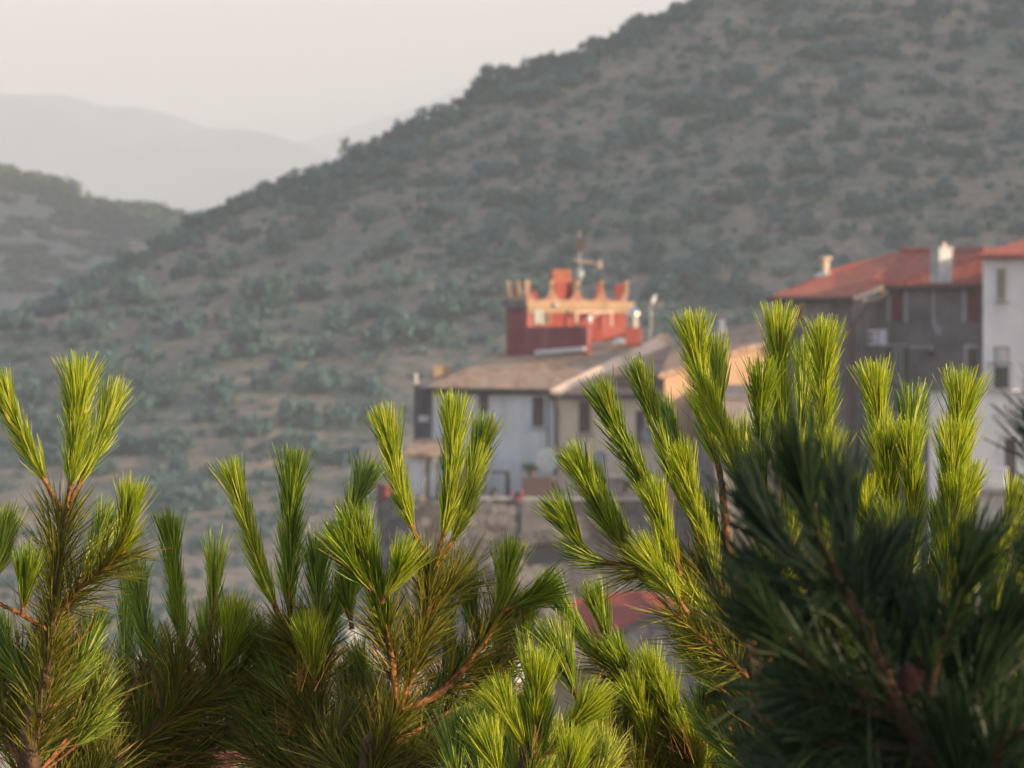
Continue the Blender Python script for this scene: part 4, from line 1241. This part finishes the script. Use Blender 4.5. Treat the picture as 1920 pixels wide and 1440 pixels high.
# Tree 1: far left
t1 = Pine([(55, 1470), (78, 1320), (95, 1195), (106, 1080), (118, 965)], 10.5, 'leftmost tall young pine with three upright bright tips and orange lit twigs', r=.010, seed=1)
t1.shoot([(118, 962), (88, 908), (42, 820), (15, 762)], 'young', off=-.04, start=.30, w=.9)
t1.shoot([(120, 965), (134, 900), (142, 815), (146, 742)], 'young', off=0, start=.22, w=1.15, dens=1.2)
t1.shoot([(126, 955), (160, 885), (190, 815), (204, 775)], 'young', off=.08, start=.25, w=1.0)
t1.shoot([(108, 1150), (160, 1090), (222, 1030), (240, 965)], 'young', off=-.1, start=.5, w=1.0)
t1.shoot([(100, 1190), (52, 1158), (5, 1135), (-50, 1105)], 'old', off=-.1, start=.85, dens=.5, r=.005)
t1.shoot([(40, 1155), (45, 1125), (48, 1098)], 'mid', off=-.1, off0=-.05, start=.2)
t1.shoot([(-30, 1110), (-5, 1060), (6, 1010)], 'young', off=.1, start=.2, w=.9)
t1.shoot([(130, 1120), (165, 1060), (190, 1005)], 'mid', off=.15, start=.3)
t1.shoot([(96, 1195), (104, 1090), (116, 975)], 'old', start=.05, dens=1.6)
t1.shoot([(60, 1440), (80, 1320), (95, 1200)], 'old', start=.02, dens=1.7)
t1.shoot([(108, 1155), (165, 1090), (232, 1035)], 'old', off=-.1, start=.1, dens=1.2)
t1.shoot([(90, 1330), (140, 1270), (170, 1200)], 'mid', off=.1, start=.1)
t1.fill(-20, 200, 1170, 1430, 16, ('mid', 'old', 'old'), off=(.05, .5), lean=35)
# Tree 2: mid left
t2 = Pine([(150, 1640), (190, 1500), (250, 1400), (345, 1330), (395, 1290)], 10.8, 'low young pine between the leftmost pine and the second tall pine', r=.008, seed=2)
t2.shoot([(372, 1300), (345, 1210), (330, 1110), (321, 1030)], 'mid', start=.35, w=.85)
t2.shoot([(375, 1240), (395, 1170), (402, 1090), (403, 1075)], 'young', off=.1, start=.5, w=.9, dens=.8)
t2.shoot([(400, 1290), (425, 1240), (436, 1185)], 'young', off=-.1, start=.2, w=1.0)
t2.shoot([(215, 1345), (232, 1260), (238, 1170), (243, 1110)], 'mid', off=.5, off0=.3, start=.2, w=.9)
t2.shoot([(215, 1345), (255, 1280), (290, 1225)], 'mid', off=.05, start=.9, dens=.3, r=.004)
t2.shoot([(300, 1330), (280, 1230), (262, 1130), (258, 1090)], 'mid', off=.25, start=.3)
t2.shoot([(400, 1285), (385, 1220), (395, 1180)], 'young', off=.1, start=.3)
t2.shoot([(190, 1470), (262, 1395), (345, 1330), (420, 1290), (480, 1230)], 'old', start=.15, dens=1.8, r=.006)
t2.shoot([(395, 1290), (420, 1230), (440, 1200)], 'old', start=.0, dens=1.4)
t2.shoot([(300, 1360), (330, 1300), (330, 1240)], 'old', start=.0, dens=1.4)
t2.fill(150, 290, 1240, 1400, 9, ('old', 'mid', 'old'), off=(.3, .8), lean=30)
t2.fill(180, 500, 1270, 1440, 19, ('old', 'mid', 'old'), off=(.1, .9), lean=45)
# Tree 3
t3 = Pine([(600, 1480), (597, 1390), (592, 1300), (588, 1225)], 10.7, 'second tall pine group with two upright tips and a small bright tuft before its trunk', r=.009, seed=3)
t3.shoot([(590, 1290), (588, 1250), (583, 1215)], 'young', off=-.25, off0=-.05, start=.2, w=1.35)
t3.shoot([(545, 1200), (505, 1110), (468, 1000), (446, 925)], 'young', off=.0, start=.22, w=.95)
t3.shoot([(548, 1200), (542, 1100), (545, 990), (547, 912)], 'mid', off=.02, start=.2, w=1.05, dens=1.1)
t3.shoot([(596, 1170), (597, 1120), (596, 1070)], 'mid', off=.05, start=.15)
t3.shoot([(590, 1300), (570, 1240), (545, 1190)], 'old', off=0, start=.0, dens=1.6, r=.006)
t3.shoot([(600, 1300), (600, 1220), (598, 1160)], 'old', off=.05, start=.0, dens=1.5)
t3.shoot([(600, 1250), (615, 1180), (640, 1120)], 'mid', off=.15, start=.1)
t3.shoot([(560, 1330), (520, 1270), (490, 1210)], 'mid', off=.25, start=.1)
t3.shoot([(600, 1460), (597, 1380), (592, 1300)], 'old', start=.0, dens=1.6)
t3.fill(470, 700, 1200, 1440, 22, ('old', 'mid', 'old'), off=(.1, .8), lean=35)
# Tree 4: centre
t4 = Pine([(690, 1490), (712, 1410), (748, 1330)], 10.5, 'central pine whose branches fan out from a reddish fork with three tall lit tips', r=.010, seed=4)
t4.shoot([(746, 1332), (735, 1240), (716, 1140), (694, 1058)], 'mid', off=-.12, start=.5, r=.0055)
t4.shoot([(700, 1090), (686, 1050), (678, 1020)], 'mid', off=-.12, off0=-.1, start=.1, w=1.1)
t4.shoot([(715, 1130), (738, 1090), (744, 1072)], 'young', off=-.15, off0=-.1, start=.1, w=1.1, dens=.8)
t4.shoot([(700, 1110), (672, 1075), (652, 1040)], 'mid', off=-.15, off0=-.1, start=.0)
t4.shoot([(752, 1330), (778, 1240), (800, 1150), (806, 1062)], 'old', off=0, start=.12, dens=1.9, r=.006)
t4.shoot([(806, 1062), (778, 1000), (750, 915), (730, 832)], 'young', off=-.05, start=.30, w=.95)
t4.shoot([(812, 1064), (832, 1000), (846, 900), (850, 810)], 'young', off=.0, start=.22, w=1.05, dens=1.2)
t4.shoot([(814, 1062), (850, 1010), (880, 920), (898, 850)], 'young', off=.06, start=.24, w=1.0)
t4.shoot([(756, 1332), (830, 1295), (900, 1215), (936, 1150), (948, 1075)], 'young', off=.05, start=.72, r=.0058, w=1.05)
t4.shoot([(790, 1318), (850, 1275), (905, 1205), (938, 1145)], 'old', off=.05, off0=.02, start=.15, dens=1.5)
t4.shoot([(938, 1148), (980, 1130), (997, 1120)], 'mid', off=-.02, off0=.03, start=.25, w=1.1)
t4.shoot([(900, 1215), (885, 1150), (880, 1110)], 'mid', off=.2, off0=.05, start=.2)
t4.shoot([(640, 1070), (652, 1000), (664, 955), (678, 915)], 'mid', off=.2, off0=.1, start=.2, w=1.0)
t4.shoot([(660, 1180), (650, 1110), (655, 1050)], 'mid', off=.2, off0=.2, start=.1)
t4.shoot([(745, 1300), (735, 1230), (720, 1160)], 'old', off=-.1, off0=0, start=.1, dens=1.3)
t4.shoot([(692, 1470), (715, 1405), (745, 1335)], 'old', start=.0, dens=1.6)
t4.shoot([(810, 1150), (840, 1110), (858, 1085)], 'old', off=.1, start=.0, dens=1.2)
t4.fill(780, 960, 1180, 1290, 6, ('old', 'mid'), off=(.3, .9), lean=30)
t4.fill(640, 850, 1330, 1450, 12, ('old', 'old', 'mid'), off=(.1, .6), lean=45)
# Tree 5: small one bottom centre, lit
t5 = Pine([(985, 1500), (1000, 1430), (1004, 1370)], 10.2, 'short bright yellow green pine at the bottom centre', r=.008, seed=5)
t5.shoot([(1004, 1380), (1006, 1330), (1008, 1285)], 'young', off=-.05, start=.1, w=1.15, dens=1.2)
t5.shoot([(995, 1420), (968, 1370), (950, 1335)], 'young', off=-.1, start=.15, w=1.15)
t5.shoot([(1010, 1430), (1055, 1385), (1092, 1340)], 'young', off=-.1, start=.15, w=1.2)
t5.shoot([(1085, 1320), (1068, 1270), (1050, 1228)], 'mid', off=.2, off0=.2, start=.15, w=1.1)
t5.shoot([(940, 1460), (932, 1440), (924, 1415)], 'young', off=-.2, off0=-.15, start=.1, w=1.2)
t5.shoot([(905, 1470), (898, 1430), (888, 1395)], 'mid', off=.1, start=.1, w=1.2)
t5.shoot([(1060, 1490), (1066, 1460), (1070, 1440)], 'young', off=-.2, off0=-.15, start=.1, w=1.2)
t5.shoot([(860, 1480), (856, 1440), (862, 1400)], 'mid', off=.1, start=.1, w=1.2)
t5.shoot([(985, 1490), (1000, 1430), (1004, 1370)], 'mid', start=.0, dens=1.3)
t5.shoot([(990, 1270), (984, 1215), (985, 1180)], 'mid', off=.35, off0=.3, start=.1, w=.9, dens=.7)
t5.fill(840, 1120, 1370, 1450, 15, ('mid', 'young', 'old'), off=(.0, .5), lean=35)
# Tree 6: low, green, slightly behind
t6 = Pine([(1330, 1500), (1280, 1410), (1230, 1330), (1175, 1270)], 11.4, 'low deep green pine leaning left before the red roof', r=.009, seed=6, base_dx=.15)
t6.shoot([(1175, 1272), (1120, 1225), (1085, 1180), (1055, 1135)], 'mid', off=.1, start=.15, w=.9, r=.005)
t6.shoot([(1142, 1245), (1138, 1195), (1124, 1150)], 'mid', off=.0, start=.35, w=.85, dens=.8)
t6.shoot([(1190, 1285), (1178, 1265), (1168, 1250)], 'mid', off=-.1, start=.1)
t6.shoot([(1235, 1335), (1228, 1300), (1222, 1275)], 'young', off=-.1, start=.1, w=1.0)
t6.shoot([(1270, 1400), (1262, 1350), (1250, 1310)], 'young', off=-.3, start=.1, w=1.0)
t6.shoot([(1225, 1420), (1212, 1360), (1195, 1320)], 'young', off=-.3, start=.1, w=1.1)
t6.shoot([(1300, 1480), (1310, 1430), (1300, 1390)], 'young', off=-.3, start=.1, w=1.1)
t6.shoot([(1360, 1420), (1350, 1370), (1345, 1340)], 'mid', off=-.3, start=.1)
t6.shoot([(1330, 1490), (1280, 1405), (1225, 1325), (1130, 1235)], 'old', start=.0, dens=1.6, r=.006)
t6.fill(1260, 1470, 1300, 1440, 12, ('old', 'old', 'mid'), off=(.1, .8), lean=35)
t6.fill(1060, 1420, 1330, 1450, 24, ('old', 'mid', 'old', 'young'), off=(-.2, .6), lean=45)
t6.fill(1190, 1260, 1310, 1360, 3, ('mid', 'mid'), off=(.0, .5), lean=35)
# Tree 7: large right
t7 = Pine([(1470, 1500), (1445, 1380), (1415, 1250), (1385, 1120), (1360, 1000)], 10.5, 'largest bright pine right of centre with many upright shoots before the peach house', r=.013, seed=7)
t7.shoot([(1330, 1120), (1260, 1075), (1180, 1062), (1110, 1045), (1075, 1000), (1062, 985)], 'mid', off=-.05, start=.62, r=.005, w=.9)
t7.shoot([(1195, 1065), (1155, 1010), (1118, 940), (1094, 895)], 'mid', off=-.08, off0=-.02, start=.25, w=1.05, dens=1.2)
t7.shoot([(1200, 1062), (1180, 1025), (1150, 975), (1130, 935)], 'mid', off=.05, start=.2, w=.8)
t7.shoot([(1300, 1090), (1258, 1000), (1205, 900), (1168, 830), (1146, 780)], 'mid', off=-.05, start=.35, w=.9)
t7.shoot([(1320, 1040), (1280, 930), (1238, 820), (1212, 740)], 'mid', off=.0, start=.2, w=.85)
t7.shoot([(1330, 1010), (1300, 920), (1272, 850), (1255, 800)], 'mid', off=.12, start=.3, w=.8, dens=.8)
t7.shoot([(1275, 1080), (1255, 1020), (1236, 960)], 'young', off=-.15, off0=-.05, start=.1, w=1.0)
t7.shoot([(1290, 1150), (1255, 1100), (1228, 1060)], 'young', off=-.2, off0=-.1, start=.2, w=1.0)
t7.shoot([(1360, 1130), (1330, 1030), (1302, 945), (1286, 890)], 'young', off=-.12, start=.15, w=1.0)
t7.shoot([(1440, 1010), (1400, 920), (1350, 800), (1318, 720), (1305, 650)], 'young', off=-.02, start=.25, w=1.2, dens=1.35, r=.0055)
t7.shoot([(1350, 780), (1348, 730), (1345, 690)], 'young', off=.08, off0=.03, start=.1, w=.9, dens=.9)
t7.shoot([(1362, 1000), (1352, 900), (1335, 835), (1325, 790)], 'young', off=.05, start=.55, dens=.6, r=.006)
t7.shoot([(1470, 960), (1470, 860), (1462, 750), (1460, 645)], 'young', off=.0, start=.15, w=1.0, dens=1.2)
t7.shoot([(1520, 980), (1535, 870), (1543, 760), (1545, 665)], 'young', off=-.05, start=.15, w=1.2, dens=1.35)
t7.shoot([(1440, 950), (1428, 860), (1425, 790), (1428, 735)], 'mid', off=-.12, start=.15, w=1.05, dens=1.1)
t7.shoot([(1500, 960), (1495, 860), (1505, 770), (1508, 700)], 'young', off=.15, start=.1, w=.9)
t7.shoot([(1420, 1000), (1400, 920), (1392, 850)], 'young', off=.1, start=.1, w=.9)
t7.shoot([(1480, 1050), (1490, 970), (1498, 900)], 'young', off=-.1, start=.1)
t7.shoot([(1540, 1060), (1555, 960), (1560, 870)], 'young', off=-.1, start=.1, w=.9)
t7.shoot([(1395, 1150), (1370, 1060), (1330, 980)], 'mid', off=.05, start=.05)
t7.shoot([(1370, 1200), (1310, 1130), (1262, 1100)], 'young', off=-.2, start=.1, w=1.0)
t7.shoot([(1415, 1280), (1350, 1225), (1300, 1180), (1265, 1150)], 'old', off=-.1, start=.1, dens=1.0, r=.005)
t7.shoot([(1420, 1240), (1360, 1150), (1310, 1060)], 'old', off=.0, start=.1, dens=1.4)
t7.shoot([(1330, 1125), (1260, 1078), (1190, 1064)], 'old', off=-.05, start=.1, dens=1.2)
t7.fill(1300, 1430, 1040, 1200, 8, ('old', 'mid', 'young'), off=(.05, .6), lean=40)
t7.fill(1420, 1600, 960, 1200, 10, ('young', 'mid', 'old'), off=(.1, .6), lean=25)
t7.fill(1330, 1560, 1240, 1420, 8, ('old', 'old', 'mid'), off=(.0, .6), lean=45)
# Tree 8
t8 = Pine([(1690, 1500), (1680, 1300), (1670, 1130), (1662, 1000)], 10.6, 'bright pine with clustered shoots between the dark branch and the grey house drainpipe', r=.011, seed=8)
t8.shoot([(1665, 980), (1662, 890), (1650, 800), (1643, 742)], 'young', off=.0, start=.1, w=1.15, dens=1.25)
t8.shoot([(1700, 900), (1706, 840), (1710, 790)], 'mid', off=.35, off0=.3, start=.05, w=1.0)
t8.shoot([(1672, 1050), (1668, 950), (1660, 865)], 'young', off=-.12, start=.1, w=1.1)
t8.shoot([(1705, 1080), (1712, 960), (1706, 860)], 'young', off=-.1, start=.08, w=1.05, dens=1.1)
t8.shoot([(1640, 1100), (1632, 1020), (1622, 955)], 'young', off=-.05, start=.1, w=1.0)
t8.shoot([(1690, 1180), (1680, 1080), (1668, 1000)], 'mid', off=-.1, start=.1)
t8.fill(1610, 1740, 1020, 1300, 9, ('mid', 'young', 'old'), off=(.0, .4), lean=20)
# Tree 9
t9 = Pine([(1760, 1500), (1765, 1300), (1770, 1150), (1776, 1040)], 10.6, 'slim bright pine with stacked whorls before the low white wing', r=.010, seed=9)
t9.shoot([(1785, 950), (1790, 870), (1797, 810), (1803, 765)], 'young', off=.0, start=.05, w=1.3, dens=1.3)
t9.shoot([(1778, 1050), (1785, 940), (1788, 855)], 'young', off=-.05, start=.08, w=1.15, dens=1.1)
t9.shoot([(1772, 1150), (1778, 1040), (1795, 945)], 'young', off=-.1, start=.08, w=1.15, dens=1.1)
t9.shoot([(1765, 1200), (1760, 1080), (1762, 990)], 'mid', off=.1, start=.08, w=1.05)
t9.shoot([(1775, 1150), (1800, 1040), (1812, 930)], 'young', off=.05, start=.1, w=.95)
t9.fill(1730, 1850, 1080, 1330, 9, ('mid', 'young', 'old'), off=(.0, .4), lean=20)
# Tree 10: right edge
t10 = Pine([(1845, 1500), (1860, 1300), (1870, 1160)], 10.5, 'yellow green pine shoots low at the right edge behind the dark branch', r=.010, seed=10)
t10.shoot([(1840, 1170), (1862, 1070), (1890, 990), (1898, 960)], 'young', off=-.0, start=.1, w=1.1)
t10.shoot([(1880, 1200), (1900, 1110), (1915, 1050)], 'young', off=-.1, start=.1, w=1.1)
t10.shoot([(1850, 1230), (1860, 1150), (1862, 1090)], 'young', off=-.1, start=.1, w=1.0)
t10.shoot([(1930, 1150), (1940, 1050), (1940, 980)], 'mid', off=.1, start=.1, w=1.0)
t10.fill(1800, 1960, 1150, 1400, 9, ('mid', 'old', 'young'), off=(.0, .5), lean=25)

# Dark near pine, shaded by an unseen crown added outside the frame on the right
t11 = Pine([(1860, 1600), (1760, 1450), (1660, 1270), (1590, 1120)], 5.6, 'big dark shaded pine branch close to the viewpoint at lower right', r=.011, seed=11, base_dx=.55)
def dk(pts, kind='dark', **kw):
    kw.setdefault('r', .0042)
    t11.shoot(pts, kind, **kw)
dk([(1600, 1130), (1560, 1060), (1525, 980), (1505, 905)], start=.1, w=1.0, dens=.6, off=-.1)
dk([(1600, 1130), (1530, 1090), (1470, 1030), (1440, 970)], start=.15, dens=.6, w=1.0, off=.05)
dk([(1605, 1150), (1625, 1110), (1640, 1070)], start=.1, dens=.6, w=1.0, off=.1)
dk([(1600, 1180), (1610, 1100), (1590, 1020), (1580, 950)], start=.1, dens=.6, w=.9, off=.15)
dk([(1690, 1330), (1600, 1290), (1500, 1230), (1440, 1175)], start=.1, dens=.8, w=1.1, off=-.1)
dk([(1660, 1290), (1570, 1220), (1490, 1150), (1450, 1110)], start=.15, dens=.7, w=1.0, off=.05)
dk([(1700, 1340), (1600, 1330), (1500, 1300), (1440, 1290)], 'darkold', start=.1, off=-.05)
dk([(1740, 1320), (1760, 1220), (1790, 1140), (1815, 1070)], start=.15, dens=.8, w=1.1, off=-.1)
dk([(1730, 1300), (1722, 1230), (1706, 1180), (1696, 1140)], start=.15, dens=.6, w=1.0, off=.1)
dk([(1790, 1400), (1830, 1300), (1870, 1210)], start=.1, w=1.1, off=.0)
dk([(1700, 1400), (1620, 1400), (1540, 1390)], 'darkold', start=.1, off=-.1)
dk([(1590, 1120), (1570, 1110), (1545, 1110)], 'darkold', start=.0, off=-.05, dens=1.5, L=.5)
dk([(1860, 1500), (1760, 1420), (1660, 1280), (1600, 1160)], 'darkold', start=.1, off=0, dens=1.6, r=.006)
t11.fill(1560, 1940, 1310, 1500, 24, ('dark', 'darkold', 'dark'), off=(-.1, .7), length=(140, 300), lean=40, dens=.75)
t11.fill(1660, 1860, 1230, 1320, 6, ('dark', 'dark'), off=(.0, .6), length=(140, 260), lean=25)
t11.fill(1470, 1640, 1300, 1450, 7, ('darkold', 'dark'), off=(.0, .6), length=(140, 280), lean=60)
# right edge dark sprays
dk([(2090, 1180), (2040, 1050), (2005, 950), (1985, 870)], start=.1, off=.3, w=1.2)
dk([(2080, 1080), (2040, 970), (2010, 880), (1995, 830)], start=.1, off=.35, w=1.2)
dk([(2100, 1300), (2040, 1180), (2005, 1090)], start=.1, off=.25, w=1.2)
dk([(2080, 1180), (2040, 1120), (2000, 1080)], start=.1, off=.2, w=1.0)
# unseen broad crown, added to cast shade on the dark pine
rg = np.random.default_rng(77)
cv, cq, ct, ca_, tot = [], [], [], [], 0
for i in range(230):
    d = rg.normal(0, 1, 3); d /= np.linalg.norm(d)
    c = np.array([2.75, 4.9, -.1]) + d * np.array([1.45, 1.5, 2.0]) * rg.uniform(.15, 1) ** .5
    if c[0] - .25 < .1025 * (c[1]) + .06: continue
    up_ = np.array([d[0] * .5, d[1] * .5, .8]); up_ /= np.linalg.norm(up_)
    path = np.array([c - up_ * .3 * (1 - k / 6) for k in range(7)])
    V_, Q_, T_, A_ = needle_arrays(path, .02, 300, .13, 45, 28, .0055, rg, bend=.05)
    if (V_[:, 0] < .096 * V_[:, 1]).any(): continue
    cv.append(V_); cq.append(Q_ + tot); ct.append(T_); ca_.append(A_); tot += len(V_)
link_mesh('shade_crown', np_mesh('shade_crown', np.concatenate(cv), np.concatenate(cq), {'tint': np.concatenate(ct), 'along': np.concatenate(ca_)}), M_darkn, t11.root)
V_, Q_ = stem_arrays(catmull([(1.2, 5.5, ground_z(1.2, 5.5) - .1), (2.0, 5.2, -1.2), (2.7, 4.9, .3), (2.8, 4.9, 1.4)], 10), .06, .015, rg, 10)
link_mesh('limb', np_mesh('limb', V_, Q_, smooth=True), M_oldbark, t11.root)

# pine cone on the dark branch
def cone(px, py, D, r, label, parent):
    c = np.array(P(px, py, D)); V_, Q_, n = [], [], 0
    for i in range(90):
        t = (i + .5) / 90; ph = i * 2.39996; z = (1 - 2 * t) * r * 1.25; rad = r * math.sqrt(max(.02, 1 - (1 - 2 * t) ** 2)) * (.95 if t > .5 else .8)
        o = np.array([math.cos(ph) * rad, math.sin(ph) * rad, z]); nrm = np.array([math.cos(ph), math.sin(ph), .5 * (1 - 2 * t)]); nrm /= np.linalg.norm(nrm)
        u = np.array([-math.sin(ph), math.cos(ph), 0]); v = np.cross(nrm, u); s_ = r * .24
        p = [o * .6, o + u * s_ - v * s_ * .3, o + nrm * s_ * .8 + v * s_ * .3, o - u * s_ - v * s_ * .3]
        V_ += [c + q for q in p] + [c + q - v * s_ * .5 for q in p]
        b0 = 8 * i
        Q_ += [(b0, b0 + 1, b0 + 2, b0 + 3), (b0 + 7, b0 + 6, b0 + 5, b0 + 4), (b0 + 1, b0 + 5, b0 + 6, b0 + 2), (b0 + 2, b0 + 6, b0 + 7, b0 + 3)]
    link_mesh('pine_cone', np_mesh('pine_cone', np.array(V_), np.array(Q_)), M_cone, parent)
cone(1702, 1272, 5.45, .011, '', t11.root)

# dry brown needles caught low in the pines
def dry(pine, spots):
    rg = pine.rng; Vs, Qs, Ts, tot = [], [], [], 0
    for (x, y, n, sp) in spots:
        for i in range(n):
            c = np.array(P(x + rg.normal(0, sp), y + rg.normal(0, sp * .7), pine.D + rg.uniform(-.25, .0)))
            d = rg.normal(0, 1, 3) * [.32, .3, .2] + [-.25 if x > 1200 else .1, 0, 1.0]; d /= np.linalg.norm(d); l = rg.uniform(.05, .1)
            w_ = np.cross(d, rg.normal(0, 1, 3)); w_ = w_ / np.linalg.norm(w_) * .0008
            Vs.append(np.array([c - w_, c + w_, c + d * l + w_ * .5, c + d * l - w_ * .5])); Qs.append([tot, tot + 1, tot + 2, tot + 3]); tot += 4
            Ts += [rg.uniform(0, .9)] * 4
    link_mesh('dry_needles', np_mesh('dry_needles', np.concatenate(Vs), np.array(Qs), {'tint': np.array(Ts)}), M_dry, pine.root)
dry(t1, [(150, 1200, 6, 14), (40, 1150, 5, 10)])
dry(t3, [(560, 1290, 10, 12), (530, 1370, 12, 12)])
dry(t4, [(705, 1340, 8, 12)])
dry(t5, [(1000, 1420, 8, 14)])
dry(t6, [(1335, 1400, 34, 16), (1385, 1395, 30, 14), (1290, 1420, 16, 14)])
dry(t7, [(1430, 1340, 16, 14), (1460, 1400, 24, 16)])
